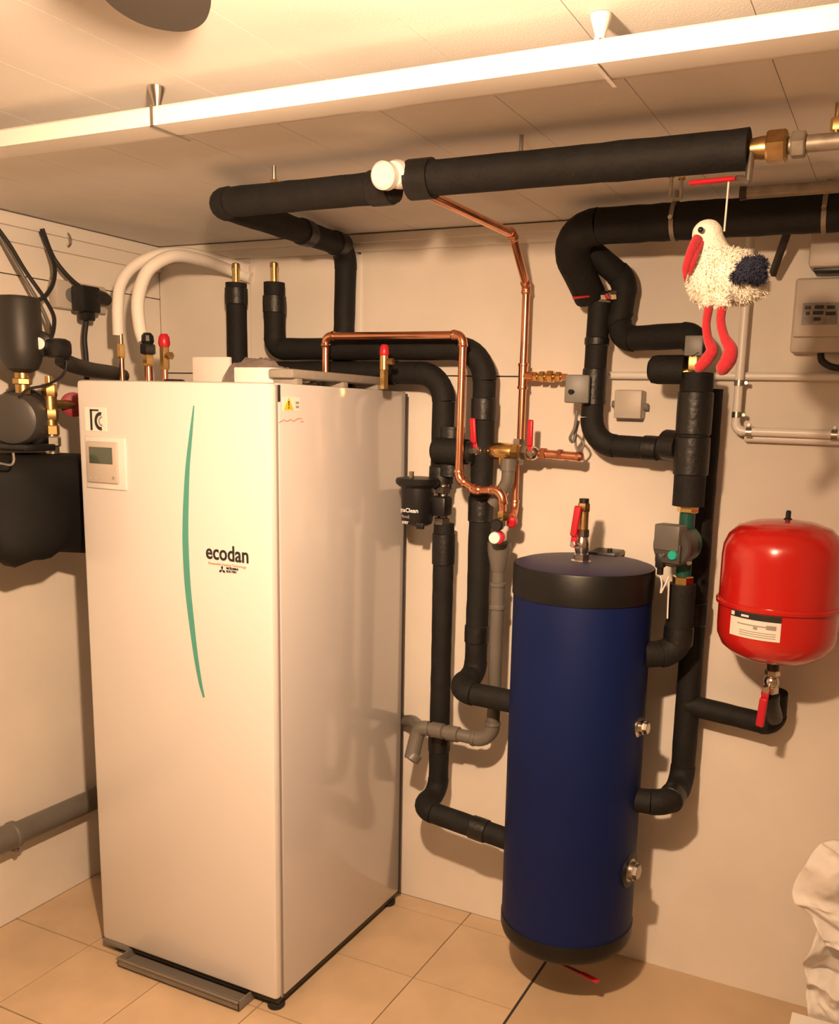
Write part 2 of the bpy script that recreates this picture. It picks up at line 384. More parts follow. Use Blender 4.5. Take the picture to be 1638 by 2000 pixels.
# monogram sticker
k0, k1 = fr(166, 795), fr(209, 843)
st = obj('monogram_sticker', [box2((k0.x, -.0012, k1.z), (k1.x, .001, k0.z))], 'paper', u_)
q0 = fr(178, 840); hh = fr(178, 797).z-q0.z
obj('monogram_bar', [box2((q0.x, -.002, q0.z), (q0.x+.007, -.001, q0.z+hh*.95)), box2((q0.x, -.002, q0.z+hh*.87), (q0.x+.030, -.001, q0.z+hh*.95))], 'print_black', st)
arcp = []
ro, ri = hh*.42, hh*.26; cx_, cz_ = q0.x+.036, q0.z+hh*.42
A = [math.radians(80+20*i) for i in range(11)]
arcp = [(cx_+ro*math.cos(a)*.9, cz_+ro*math.sin(a)) for a in A]+[(cx_+ri*math.cos(a)*.9, cz_+ri*math.sin(a)) for a in A[::-1]]
obj('monogram_arc', [plate([(a, b) for a, b in arcp], (0, -.001, 0), X_, Z_, .001)], 'print_black', st)
obj('monogram_curl', [plate([(a*.55+cx_*.45+.004, b*.55+cz_*.45) for a, b in arcp], (0, -.001, 0), X_, Z_, .001)], 'print_grey', st)
# lettering
t0, t1 = fr(402, 1090), fr(490, 1096)
text('ecodan', .053, (t0.x, -.0005, t0.z), X_, Z_, 'print_black', u_, bold=.0009, sx=(t1.x-t0.x)/.160)
t2 = fr(407, 1097)
text('Renewable Heating Technology', .0088, (t2.x, -.0005, t2.z-.0055), X_, Z_, 'print_pink', u_, sx=(t1.x-t0.x)/.127*.95)
t3 = fr(434, 1110)
def dia(ang):
    s_ = .0066; a1, a2 = math.radians(ang-30), math.radians(ang+30)
    return [(0, 0), (s_*math.cos(a1), s_*math.sin(a1)), (s_*(math.cos(a1)+math.cos(a2)), s_*(math.sin(a1)+math.sin(a2))), (s_*math.cos(a2), s_*math.sin(a2))]
obj('emblem', [plate(dia(a), (t3.x, -.0004, t3.z-.004), X_, Z_, .0008) for a in (90, 210, 330)], 'print_black', u_)
t4 = fr(442, 1112)
text('MITSUBISHI', .0072, (t4.x, -.0005, t4.z+.0005), X_, Z_, 'print_black', u_, bold=.0002)
text('ELECTRIC', .0072, (t4.x, -.0005, t4.z-.0068), X_, Z_, 'print_black', u_, bold=.0002)
# warning sticker on the side
def sd(u, v): return at_x(u, v, W)
s0 = sd(552, 802); s1 = sd(585, 776)
wd, ht = s1.y-s0.y, s1.z-s0.z
ws = obj('warning_sticker', [box2((W-.001, s0.y, s0.z), (W+.0008, s1.y, s1.z))], 'paper', u_)
obj('warning_triangle', [plate([(wd*.04, ht*.06), (wd*.62, ht*.06), (wd*.33, ht*.96)], (W+.0008, s0.y, s0.z), Y_, Z_, .0005)], 'print_yellow', ws)
obj('exclamation_mark', [plate([(wd*.31, ht*.32), (wd*.35, ht*.32), (wd*.36, ht*.7), (wd*.30, ht*.7)], (W+.0013, s0.y, s0.z), Y_, Z_, .0003),
    plate([(wd*.30, ht*.16), (wd*.36, ht*.16), (wd*.36, ht*.26), (wd*.30, ht*.26)], (W+.0013, s0.y, s0.z), Y_, Z_, .0003)], 'print_black', ws)
obj('symbol', [plate([(wd*.74, ht*(.2+.3*i)), (wd*.94, ht*(.2+.3*i)), (wd*.94, ht*(.38+.3*i)), (wd*.74, ht*(.38+.3*i))], (W+.0008, s0.y, s0.z), Y_, Z_, .0004) for i in range(2)], 'print_grey', ws)
h0 = sd(545, 826)
obj('handwritten_mark', [sweep([(W+.0006, h0.y+a*.055, h0.z+b*.012) for a, b in ((0, .1), (.3, .6), (.5, .3), (.8, .7), (1.0, .3), (1.3, .9), (1.6, .9), (1.5, .2), (1.7, .3))], .0011, 6)], 'print_pink', u_)

# tray under the front
a0, a1 = at_z(236, 1872, .03), at_z(478, 1960, .03)
tr = thing('drip_tray', 'clear grey plastic tray poking out under the front of the white cabinet', 'tray', (.3, -.03, 0))
x0, x1 = .098, .522; yf = -.040
obj('tray_floor', [box2((x0, yf, .003), (x1, .10, .006))], 'tray_plastic', tr)
obj('tray_front', [box2((x0, yf, .003), (x1, yf+.004, .030), .001), box2((x0, yf-.005, .026), (x1, yf+.006, .030), .001)], 'tray_plastic', tr)
for x in (x0, x1-.004): obj('tray_side', [box2((x, yf, .003), (x+.004, .10, .030), .001)], 'tray_plastic', tr)

# things on top of the cabinet
def topbox(name, label, cat, u0, u1, vt, y, dep, mt, bev=.003, rot=0):
    p, q = at(u0, vt, y), at(u1, vt, y); ax = X_.copy(); ax.rotate(Matrix.Rotation(rot, 3, 'Z')); ay = Z_.cross(ax)
    return obj(name, [box(((p.x+q.x)/2, y+dep/2, (ZT+p.z)/2), (q.x-p.x, dep, p.z-ZT), bev, (ax, ay, Z_))], mt, label=label, cat=cat)
topbox('folded_leaflet', 'cream folded leaflet standing on the middle of the white cabinet top', 'paper', 375, 447, 697, .30, .012, 'paper', .002)
topbox('carton', 'small white carton on the front right of the cabinet top', 'carton', 456, 531, 717, .12, .10, 'paper', .003)
pb = []
bx, by = at(440, 690, .26), at(612, 720, .26)
nx, ny = 48, 24
vs = []; fs = []
for i in range(nx+1):
    for j in range(ny+1):
        s, t = i/nx, j/ny
        hgt = .040*math.exp(-((s-.25)/.30)**2)+.026*(1-s)+.012
        hgt *= math.sin(math.pi*min(1, max(0, t)))**.6
        vs.append(V((bx.x+(by.x-bx.x)*s, .24+.16*t, ZT+.002+hgt+(.012*noise.noise(V((s*9, t*6, 2)))+.008*noise.noise(V((s*22, t*13, 5))))*math.sin(t*math.pi))))
for i in range(nx):
    for j in range(ny): a = i*(ny+1)+j; fs.append([a, a+1, a+ny+2, a+ny+1])
obj('plastic_bag', [(vs, fs)], 'plastic_film', label='crumpled clear plastic bag lying on the white cabinet top', cat='bag', sharp=180)
sv = thing('foam_packing', 'grey moulded packing strip along the right side of the cabinet top', 'packing', (W-.05, .30, ZT))
obj('foam_bar', [box2((W-.085, .10, ZT+.014), (W-.01, .52, ZT+.036), .006)], 'styrofoam', sv)
for y in (.13, .33, .50): obj('foam_rib', [box2((W-.083, y-.012, ZT), (W-.012, y+.012, ZT+.015), .003)], 'styrofoam', sv)
lc = at(340, 744, .2)
obj('black_ring', [sweep([V((lc.x, .2, ZT+.002))+V((.026*math.cos(a*.314), .02*math.sin(a*.314), .004)) for a in range(21)], .005, 8)], 'black_plastic', label='small black cable loop on the cabinet top beside the red cap', cat='cable')

# stubs through the cabinet top
def stub(name, label, u, vt, y, segs, cat='fitting', group=None):
    """segs: list of (part, mat, r, v_low, v_high, kind) in photo heights"""
    root = None
    for part, mt, rr, v0, v1, kd in segs:
        a = at(u, v0, y); b = at(u, v1, y); a.x = b.x = at(u, 720, y).x
        if v0 >= 740: a.z = ZT
        if root is None: root = thing(name, label, cat, (a.x, y, ZT), group)
        if kd == 'hex': g = [hexnut(a, Z_, rr, b.z-a.z)]
        elif kd == 'cap': g = [lathe([(rr*.8, 0), (rr, (b.z-a.z)*.25), (rr*.9, (b.z-a.z)*.75), (rr*.55, b.z-a.z)], a, Z_, 12)]
        else: g = [cyl(a, b, rr)]
        obj(part, g, mt, root)
    return root
stub('flexible_hose_tail', 'thin copper and brass hose tail at the left of the cabinet top', 238, 660, .26,
     [('pipe', 'copper', .0075, 745, 700, ''), ('nut', 'brass', .011, 700, 672, 'hex'), ('tail', 'brass', .007, 674, 652, '')])
stub('black_union', 'black plastic union on a copper stub beside the left red-capped valve', 290, 650, .26,
     [('pipe', 'copper', .011, 745, 712, ''), ('nut', 'brass', .015, 716, 692, 'hex'), ('collar', 'black_plastic', .021, 692, 672, 'hex'), ('cap', 'black_plastic', .018, 672, 650, 'cap')])
rv = stub('relief_valve', 'brass relief valve with red cap beside the black union and white hoses', 322, 650, .26,
     [('pipe', 'copper', .008, 745, 720, ''), ('body', 'brass', .013, 722, 676, 'hex'), ('cap', 'red_lever', .0165, 678, 652, 'cap')], 'valve', 'red-capped brass relief valves')
q = at(322, 695, .26); obj('outlet', [cyl(q, q+V((.024, -.006, 0)), .009, 12), hexnut(q+V((.02, -.005, 0)), (1, -.25, 0), .011, .01)], 'bronze', rv)
rv = stub('relief_valve', 'brass relief valve with red cap at the rear right of the cabinet top', 750, 680, .40,
     [('pipe', 'copper', .009, 755, 738, ''), ('nut', 'brass', .012, 742, 722, 'hex'), ('body', 'brass', .012, 722, 695, ''), ('cap', 'red_lever', .013, 697, 673, 'cap')], 'valve', 'red-capped brass relief valves')
q = at(750, 706, .40); obj('outlet', [cyl(q, q+V((.028, 0, 0)), .008, 12)], 'bronze', rv)

# ------------------------------------------------------------------ white hoses
def tubething(name, label, cat, pts, r, mt, n=8, group=None): return obj(name, [sweep(spline(pts, n), r, 14)], mt, label=label, cat=cat, group=group)
h1 = [at(231, 655, .26), at(230, 600, .26), at(236, 555, .28), at(262, 520, .32), at(310, 497, .38), at(370, 495, .48), at(430, 508, .61), at(470, 520, .652), at(490, 524, .66)]
h2 = [at(281, 668, .26), at(273, 640, .26), at(269, 590, .26), at(280, 545, .28), at(300, 518, .30), at(340, 500, .36), at(390, 507, .47), at(435, 522, .60), at(470, 536, .648), at(490, 543, .66)]
tubething('white_hose', 'outer white hose arching from the thin brass tail to the back wall', 'hose', h1, .0155, 'hose_white', group='white hoses over the cabinet')
tubething('white_hose', 'inner white hose arching over from the black union to the back wall', 'hose', h2, .0175, 'hose_white', group='white hoses over the cabinet')

# ------------------------------------------------------------------ black insulated pipes above and behind the cabinet
A0, A1 = at_z(772, 364, 1.98), at_z(428, 397, 1.98)
A2 = at(676, 470, .638); A2.z = 2.012; A3 = at(672, 745, .638)
A3.x = A2.x-.012
run('overhead_pipe', 'black insulated pipe under the ceiling that doubles back and drops behind the cabinet', [A0, A1, A2, V((A3.x, A3.y, 1.60))], .031, [.04, .06], 'foam', bands=((.02, .05), (.56, .05), (.70, .06)))
B0, B1 = at_z(806, 352, 1.98), at_z(1462, 291, 1.98); B1.y = B0.y = (B0.y+B1.y)/2
rb = run('overhead_pipe', 'straight black insulated pipe under the ceiling right of the white knob', [B0, B1], .0325, .05, 'foam')
obj('end_collar', [cyl(B0-X_*.004, B0+X_*.045, .037)], 'tape', rb)
for u, v, P, lab in ((535, 353, A0, 'left'), (1017, 298, B0, 'right')):
    c = at_z(u, v, 2.02)
    rr = thing('pipe_clip', 'brass clip stud above the %s' % ('doubling-back black ceiling pipe' if lab == 'left' else 'straight black ceiling pipe'), 'clip', c, 'brass clip studs over the ceiling pipes')
    obj('stud', [hexnut(V((c.x, c.y, 2.008)), Z_, .009, .014)], 'brass', rr); obj('rod', [cyl((c.x, c.y, 2.0), (c.x, c.y, ZC), .004, 10)], 'steel', rr)
kq = at_z(772, 347, 1.985)
kn = thing('white_hand_valve', 'white round valve knob between the two black ceiling pipes', 'valve', kq)
kd = (V((CAM.x-.9, CAM.y, CAM.z+.2))-kq).normalized()
obj('neck', [lathe([(.024, 0), (.026, .02), (.026, .035), (.022, .045)], kq-kd*.015+V((.012, .0, .004)), kd)], 'pvc_white', kn)
obj('hand_wheel', [lathe([(.020, 0), (.0255, .004), (.0255, .022), (.021, .027), (.01, .028)], kq+kd*.028, kd, 28)], 'pvc_white', kn)

# brass union, pipe and red lever to the right of the straight pipe
un = thing('brass_union', 'brass union and bare pipe continuing the straight black ceiling pipe', 'fitting', B1)
obj('pipe', [cyl(B1, B1+X_*.5, .013)], 'zinc_dull', un)
obj('body', [lathe([(.015, 0), (.018, .02), (.018, .045)], B1, X_), hexnut(B1+X_*.028, X_, .026, .032)], 'bronze', un)
obj('collar', [hexnut(B1+X_*.066, X_, .021, .022)], 'zinc_dull', un)
obj('stem', [cyl(B1+V((.006, -.01, -.01)), B1+V((.006, -.02, -.055)), .006, 10)], 'steel', un)
l0, l1, l2 = B1+V((.006, -.02, -.055)), at(1436, 349, B1.y-.03), at(1346, 358, B1.y-.02)
obj('lever', [sweep([l0, l0+(l1-l0)*.5+V((0, 0, .003)), l1], .0045, 10)], 'steel', un)
obj('lever_grip', [sweep([l1, l1+(l2-l1)*.1, l2-(l2-l1)*.05, l2], [.004, .007, .007, .004], 10, .6)], 'red_lever', un)

# the two brass tipped stubs and their runs
s1a, s1b = at(461, 553, .565), at(463, 735, .565); s1b.x = s1a.x; s1b.z = 1.650
e1 = at(868, 728, .565); e1.z = 1.650
d1 = at(866, 955, .565); d1.x = e1.x-.004
run('insulated_pipe', 'black insulated pipe from the left brass-tipped stub, low bend down to the black filter', [s1a, s1b, V((e1.x, .565, e1.z)), d1], .031, [.035, .075], 'foam', bands=((.03, .05), (.62, .05), (.97, .05)))
s2a, s2b = at(536, 552, .570), at(537, 685, .570); s2b.x = s2a.x
e2 = at(948, 678, .570); s2b.y = s2a.y = .570; s2b.x = s2a.x = at(536, 600, .570).x; s2b.z = e2.z = 1.717
d2m = at(940, 960, .575); d2b = at(927, 1352, .575)
d2m.x = (e2.x+d2b.x)/2+.006
tz = at(990, 1370, .45).z
d2c = V((d2b.x-.005, .455, tz+.005)); d2d = V((1.06, .455, tz))
run('insulated_pipe', 'black insulated pipe from the right brass-tipped stub, high bend down to the blue tank', [s2a, s2b, e2, V((d2b.x, .575, d2c.z+.02)), d2c, d2d], .0315, [.035, .085, .04, .055], 'foam', bands=((.03, .05), (.50, .06), (.63, .07), (.80, .05)))
for u, v, y, zz, lb in ((460, 553, .565, s1a, 'left'), (536, 552, .605, s2a, 'right')):
    rr = thing('vent_pipe_tip', 'brass pipe tip standing out of the %s black insulated stub' % lb, 'fitting', zz, 'brass tips over the black stubs')
    obj('pipe', [cyl(zz-Z_*.01, zz+Z_*.045, .011)], 'brass', rr); obj('cap', [lathe([(.0125, 0), (.0125, .012), (.008, .015)], zz+Z_*.043, Z_)], 'bronze', rr)

# lower run from the filter to the tank
tzl = at(985, 1640, .45).z
f0 = at(864, 1022, .565); f1 = at(857, 1600, .565); f1.x = (f0.x+f1.x)/2; f0.x = f1.x
run('insulated_pipe', 'long black insulated pipe dropping from the filter and turning into the lower tank port', [f0, V((f1.x, .565, tzl+.035)), V((f1.x-.01, .46, tzl+.03)), V((1.06, .455, tzl))], .0295, [.05, .055], 'foam', bands=((.06, .09), (.53, .07), (.92, .05)))
# black tee over the filter pipe
t0, t1 = at(852, 880, .53), at(893, 884, .53); t1.z = t0.z
te = thing('insulated_tee', 'black foam tee crossing the filter pipe beside the first red lever', 'fitting', t0)
obj('branch', [sweep([t0-X_*.012, t0-X_*.006, t0+X_*.002, t1, t1+X_*.03], [.020, .031, .036, .036, .034])], 'foam', te)
obj('collar', [cyl((t0.x+.028, .565, t0.z-.07), (t0.x+.028, .565, t0.z+.065), .036)], 'tape', te)
obj('end_collar', [cyl(t1+X_*.022, t1+X_*.048, .030)], 'tape', te)

# ------------------------------------------------------------------ magnetic filter
fq = at(815, 985, .50); ft = thing('magnetic_filter', 'black canister filter with white lettering clamped to the pipe beside the cabinet', 'filter', fq)
top = at(815, 948, .50).z; bot = at(815, 1026, .50).z
obj('canister', [lathe([(.030, 0), (.040, .006), (.044, .015), (.046, top-bot), (.044, top-bot+.002)], (fq.x, .50, bot), Z_, 32)], 'black_plastic', ft)
lid = obj('lid', [lathe([(.050, 0), (.060, .008), (.062, .018), (.058, .024), (.030, .028)], (fq.x, .50, top-.004), Z_, 32)], 'black_plastic', ft)
obj('vent_screw', [cyl((fq.x-.004, .47, top+.02), (fq.x-.004, .47, top+.04), .007, 12)], 'nickel', lid)
obj('clip', [box((fq.x+.03, .463, bot+.004), (.022, .012, .018), .003)], 'black_plastic', ft)
vx = f0.x; obj('valve_block', [box((fq.x+.055, .53, (top+bot)/2), (.055, .05, .055), .008)], 'black_plastic', ft)
for zz in (top-.012, bot+.012): obj('union_nut', [hexnut((vx, .55, zz-.010), Z_, .024, .02)], 'steel', ft)
obj('connector', [cyl((vx, .555, bot-.02), (vx, .555, top+.03), .017)], 'nickel', ft)
fd = V((.30, -.95, 0)).normalized(); fx = V((.95, .30, 0)).normalized()
for s_, sz, dz, mt_ in (('MagnaClean', .0165, .040, 'print_white'), ('Micro2', .011, .024, 'print_grey'), ('ADEY', .010, .008, 'print_white')):
    cu = bpy.data.curves.new('t', 'FONT'); cu.body = s_; cu.size = sz; cu.align_x = 'CENTER'; cu.resolution_u = 2; cu.offset = .0003
    to = bpy.data.objects.new('t', cu); COL.objects.link(to); dg = bpy.context.evaluated_depsgraph_get(); me0 = to.evaluated_get(dg).to_mesh()
    vs = []
    for v in me0.vertices:
        a = v.co.x/.046+math.radians(-108); vs.append(V((fq.x+.0468*math.cos(a), .50+.0468*math.sin(a), bot+dz+v.co.y)))
    fs = [list(p.vertices) for p in me0.polygons]; to.evaluated_get(dg).to_mesh_clear(); bpy.data.objects.remove(to); bpy.data.curves.remove(cu)
    obj('lettering', [(vs, fs)], mt_, ft)

# ------------------------------------------------------------------ copper pipes
CR = .0105
y1 = .47
c = [at(636, 740, y1), at(636, 656, y1), at(904, 655, y1), at(898, 935, y1), at(928, 957, y1), at(981, 957, y1), at(981, 1000, y1)]
c[0].x = c[1].x; c[0].z = ZT; c[2].z = c[1].z = (c[1].z+c[2].z)/2; c[3].x = c[2].x-.002
run('copper_pipe', 'copper pipe rising from the cabinet, running level, then dropping to the tundish', c, CR, [.02, .022, .025, .02, .028], 'copper', piece='pipe', ex=.002, emt='copper', rings=True)
q = c[-1]
dv = thing('drain_cup', 'brass tail and black cup at the end of the dropping copper pipe', 'fitting', q-Z_*.06)
obj('nut', [hexnut(q-Z_*.022, Z_, .0155, .024)], 'brass', dv)
obj('tail', [cyl(q-Z_*.036, q-Z_*.02, .012)], 'nickel', dv)
bq = at(972, 1025, .455); dd = V((.15, -1, 0)).normalized()
obj('cup', [lathe([(.010, -.012), (.0165, -.008), (.0165, .012), (.013, .016)], bq, dd, 24)], 'black_plastic', dv)
wq = at(967, 1050, .45)
wv = thing('drain_plug', 'round white plug with a red rim above the grey drain pipe', 'plug', wq)
obj('rim', [lathe([(.012, -.012), (.017, -.01), (.017, .006), (.015, .009)], wq+V((.006, .006, 0)), dd, 24)], 'red_lever', wv)
obj('plug', [lathe([(.015, 0), (.016, .004), (.0145, .012), (.008, .014)], wq, dd, 24)], 'print_white', wv)
# copper from the ceiling down the wall
p0 = V((B0.x+.03, B0.y, 1.985)); p1 = at_z(1000, 457, 1.985); p0.x = at_z(846, 385, 1.985).x; p0.y = B0.y
p2 = at(1027, 560, .60); p3 = at(1017, 868, .60); p3.x = p2.x = (p2.x+p3.x)/2
run('copper_pipe', 'copper pipe dropping from the ceiling to the brass valve group on the wall', [p0, p1, p2, p3], CR, [.02, .02], 'copper', piece='pipe', ex=.0022, rings=True, emt='copper_dull')
tq = at(1022, 735, .60); tq.x = p2.x
tt = thing('brass_fitting', 'row of brass fittings branching right off the wall copper pipe', 'fitting', tq)
obj('tee', [cyl(tq-Z_*.03, tq+Z_*.03, CR+.0025), cyl(tq, tq+X_*.03, CR+.002), lathe([(.0142, -.034), (.0148, -.03), (.0142, -.026)], tq, Z_), lathe([(.0142, .026), (.0148, .03), (.0142, .034)], tq, Z_)], 'copper', tt)
obj('pipe', [cyl(tq+X_*.02, tq+X_*.125, .0085)], 'copper', tt)
for d_, r_, h_ in ((.030, .013, .012), (.048, .015, .016), (.070, .017, .018), (.095, .014, .014)): obj('nut', [hexnut(tq+X_*d_, X_, r_, h_)], 'brass', tt)

# brass valve group
gv = at(985, 882, .56); gz = gv.z
def gx(u): return at(u, 882, .56).x
vg = thing('valve_group', 'brass safety valve group with pipes on the wall between the black tee and second lever', 'valve', (gv.x, .56, gz))
obj('inlet', [lathe([(.012, 0), (.015, .01), (.015, .04)], (gx(925), .56, gz), X_), hexnut((gx(934), .56, gz), X_, .019, .018)], 'bronze', vg)
obj('body', [lathe([(.015, 0), (.021, .012), (.024, .03), (.023, .06), (.019, .075)], (gx(955), .56, gz), X_), hexnut((gx(1000), .56, gz), X_, .024, .022)], 'brass', vg)
obj('nut', [hexnut((gx(1018), .56, gz), X_, .021, .03), hexnut((p3.x, .585, gz-.035), Z_, .017, .07)], 'nickel', vg)
obj('outlet_nut', [hexnut((gx(985), .55, gz-.036), Z_, .013, .02)], 'brass', vg)
obj('tail_pipe', [cyl((gx(1040), .56, gz), (gx(1128), .56, gz-.004), .0115), hexnut((gx(1056), .56, gz), X_, .016, .016), hexnut((gx(1090), .56, gz), X_, .0145, .012), lathe([(.013, 0), (.014, .008), (.010, .016)], (gx(1126), .56, gz-.004), X_)], 'copper_dull', vg)
v1 = thing('ball_valve', 'ball valve with upright red lever between the two black pipes', 'valve', (gx(920), .55, gz), 'red lever ball valves')
obj('body', [sphere((gx(935), .545, gz), .017)], 'nickel', v1)
b_ = at(926, 872, .525); lever('lever', v1, V((b_.x, .545, gz)), (0, -1, 0), at(923, 815, .525)-b_, .088, .017)
v2 = thing('ball_valve', 'ball valve with upright red lever beside the wall copper pipe', 'valve', (gx(1042), .55, gz), 'red lever ball valves')
obj('body', [sphere((gx(1042), .55, gz), .019), hexnut((gx(1030), .56, gz), X_, .019, .012)], 'nickel', v2)
b_ = at(1040, 872, .53); lever('lever', v2, V((gx(1042), .55, gz)), (0, -1, 0), at(1042, 812, .53)-b_, .088, .016)
# lower copper tails
a_ = [V((p3.x-.004, .585, gz-.03)), at(1022, 1000, .585), at(992, 1022, .50)]; a_[1].x = a_[0].x
ct_ = run('copper_tail', 'lower copper tail under the valve group ending in a red cap', a_, .009, .03, 'copper_dull', piece='pipe', ex=.0018, rings=True)
q = at(1000, 1018, .515); obj('red_cap', [lathe([(.012, -.012), (.014, -.008), (.014, .012), (.009, .016)], q, a_[2]-a_[1], 16)], 'red_lever', ct_)
a_ = [V((p3.x-.024, .57, gz-.025)), V((p3.x-.030, .57, at(1012, 1000, .57).z)), ]
run('copper_tail', 'thin copper tube running down beside the lower copper tail', a_, .0065, .02, 'copper', piece='pipe')

# ------------------------------------------------------------------ grey plastic drain
PG = .0185
tun = at(975, 1062, .53)
dn = thing('drain_pipe', 'grey plastic drain pipe dropping from the funnel behind the tank and looping to the cabinet', 'pipe', V((tun.x, .53, .55)))
px_ = tun.x; zt_ = tun.z
obj('funnel', [lathe([(.020, -.075), (.026, -.05), (.032, -.02), (.033, .004), (.029, .004), (.024, -.03)], (px_, .53, zt_), Z_, 24)], 'pvc_grey', dn)
def zz(v): return at(972, v, .53).z
obj('pipe', [cyl((px_, .53, zz(1385)), (px_, .53, zt_-.06), PG)], 'pvc_grey', dn)
obj('coupling', [lathe([(PG, 0), (PG+.004, .002), (PG+.004, .01), (PG+.0015, .014), (PG+.0015, zz(1138)-zz(1190)-.012), (PG+.004, zz(1138)-zz(1190)-.008), (PG+.004, zz(1138)-zz(1190)), (PG, zz(1138)-zz(1190)+.002)], (px_, .53, zz(1190)), Z_)], 'pvc_grey', dn)
qe = V((px_, .53, zz(1385))); qa = V((px_, .52, at(965, 1450, .52).z)); qb = at(830, 1442, .50); qb.z = qa.z+.012
st_, ar_ = split([qe, qa, qb], .05)
obj('elbow', [sweep(ar_[0], PG+.003), lathe([(PG+.003, 0), (PG+.005, .004), (PG+.003, .012)], ar_[0][0], Z_), lathe([(PG+.003, 0), (PG+.005, .004), (PG+.003, .012)], ar_[0][-1], -X_)], 'pvc_grey', dn)
obj('pipe', [cyl(ar_[0][-1], qb, PG)], 'pvc_grey', dn); obj('pipe', [cyl(qe, ar_[0][0], PG)], 'pvc_grey', dn)
for f_ in (.45, .75): c_ = ar_[0][-1].lerp(qb, f_); obj('coupling', [lathe([(PG, -.02), (PG+.004, -.018), (PG+.004, .018), (PG, .02)], c_, X_)], 'pvc_grey', dn)
qc = at(803, 1482, .47)
obj('trap_body', [sweep(spline([qb+V((.01, 0, 0)), qb+V((-.008, -.004, -.002)), V((qb.x-.022, .495, qb.z-.02)), qc], 6), PG+.003), lathe([(PG+.003, -.02), (PG+.005, -.016), (PG+.005, .002), (PG-.004, .006)], qc, V((-.35, -.5, -.7)))], 'pvc_grey', dn)
obj('trap_elbow', [sweep(spline([qb+V((-.006, 0, 0)), at(822, 1424, .53), at(806, 1409, .60), at(788, 1408, .647), at(760, 1404, .650)], 6), PG)], 'pvc_grey', dn)
g1, g2, g3 = at(992, 905, .52), at(990, 940, .52), at(975, 965, .52)
fe = thing('discharge_elbow', 'grey plastic elbow under the brass valve group pointing at the funnel', 'pipe', g3)
obj('pipe', [sweep(spline([g1, g2, g3, at(962, 985, .52)], 5), [.017]*16)], 'pvc_grey', fe)
obj('collar', [cyl(g1-Z_*.02, g1+Z_*.012, .0205)], 'pvc_grey', fe)

# ------------------------------------------------------------------ blue buffer tank on the wall
TXc, TYc, TR = 1.232, .452, .175
tz0, tz1 = .168, 1.178
tk = thing('buffer_tank', 'tall blue cylindrical buffer tank with black end caps hung on the wall', 'tank', (TXc, TYc, tz0))
O = (TXc, TYc, 0)
obj('jacket', [lathe([(TR-.001, tz0+.055), (TR, tz0+.06), (TR, tz1-.075), (TR-.001, tz1-.07)], O, Z_, 64)], 'blue_jacket', tk)
obj('bottom_cap', [lathe([(TR*.55, tz0-.008), (TR*.85, tz0-.004), (TR-.012, tz0+.004), (TR-.003, tz0+.014), (TR+.002, tz0+.03), (TR+.002, tz0+.058), (TR-.002, tz0+.060)], O, Z_, 64)], 'black_vinyl', tk)
obj('top_band', [lathe([(TR-.002, tz1-.078), (TR+.003, tz1-.076), (TR+.003, tz1-.004), (TR+.001, tz1), (TR-.004, tz1+.001)], O, Z_, 64)], 'black_vinyl', tk)
obj('lid', [lathe([(TR-.004, tz1-.004), (TR-.003, tz1+.001), (TR*.9, tz1+.006), (TR*.5, tz1+.010), (.02, tz1+.011)], O, Z_, 64)], 'blue_lid', tk)
for z in (.42, .95): obj('wall_bracket', [box2((TXc-.05, TYc+TR-.02, z), (TXc+.05, YB, z+.04), .003)], 'dark_grey', tk)
bq = at(1182, 1075, .61)
obj('hanging_bracket', [box((bq.x, .62, tz1+.008), (.075, .09, .014), .003), cyl((bq.x+.015, .60, tz1+.01), (bq.x+.015, .60, tz1+.024), .007, 12)], 'black_plastic', tk)
def radial(u, v):
    q = at(u, v, TYc-.02); d = V((math.cos(math.radians(-8)), math.sin(math.radians(-8)), 0)); return V((TXc, TYc, q.z)), d
for u, v, r_ in ((1258, 1420, .018), (1240, 1700, .024)):
    c_, d_ = radial(u, v); b_ = c_+d_*(TR-.003)
    pl = obj('port_plug', [lathe([(r_*1.5, 0), (r_*1.5, .004), (r_, .006), (r_, .016)], b_, d_), hexnut(b_+d_*.015, d_, r_*.85, .012)], 'nickel' if v < 1500 else 'steel', tk)
    if v > 1500: obj('port_collar', [lathe([(r_*1.9, -.004), (r_*1.9, .003), (r_*1.5, .005)], b_, d_)], 'black_vinyl', tk)
# valve on the tank
vb = V((at(1137, 1098, TYc).x, TYc-.01, tz1+.008))
tv = thing('ball_valve', 'tall brass ball valve with drooping red lever on top of the blue tank', 'valve', vb, 'red lever ball valves')
obj('base_nut', [hexnut(vb, Z_, .020, .02), lathe([(.026, -.002), (.026, .003), (.016, .005)], vb, Z_)], 'nickel', tv)
obj('body', [lathe([(.014, .018), (.018, .03), (.019, .045), (.016, .058), (.013, .066)], vb, Z_), hexnut(vb+Z_*.062, Z_, .017, .02)], 'nickel', tv)
obj('tail', [cyl(vb+Z_*.08, vb+Z_*.135, .0135), hexnut(vb+Z_*.125, Z_, .0155, .022)], 'bronze', tv)
obj('end_cap', [cyl(vb+Z_*.146, vb+Z_*.158, .012)], 'black_plastic', tv)
b_ = vb+Z_*.045; tip = at(1133, 1000, TYc-.04)
lever('lever', tv, b_+V((-.008, -.01, 0)), (-.5, -1, 0), V((.12, 0, 1)), .098, .020)
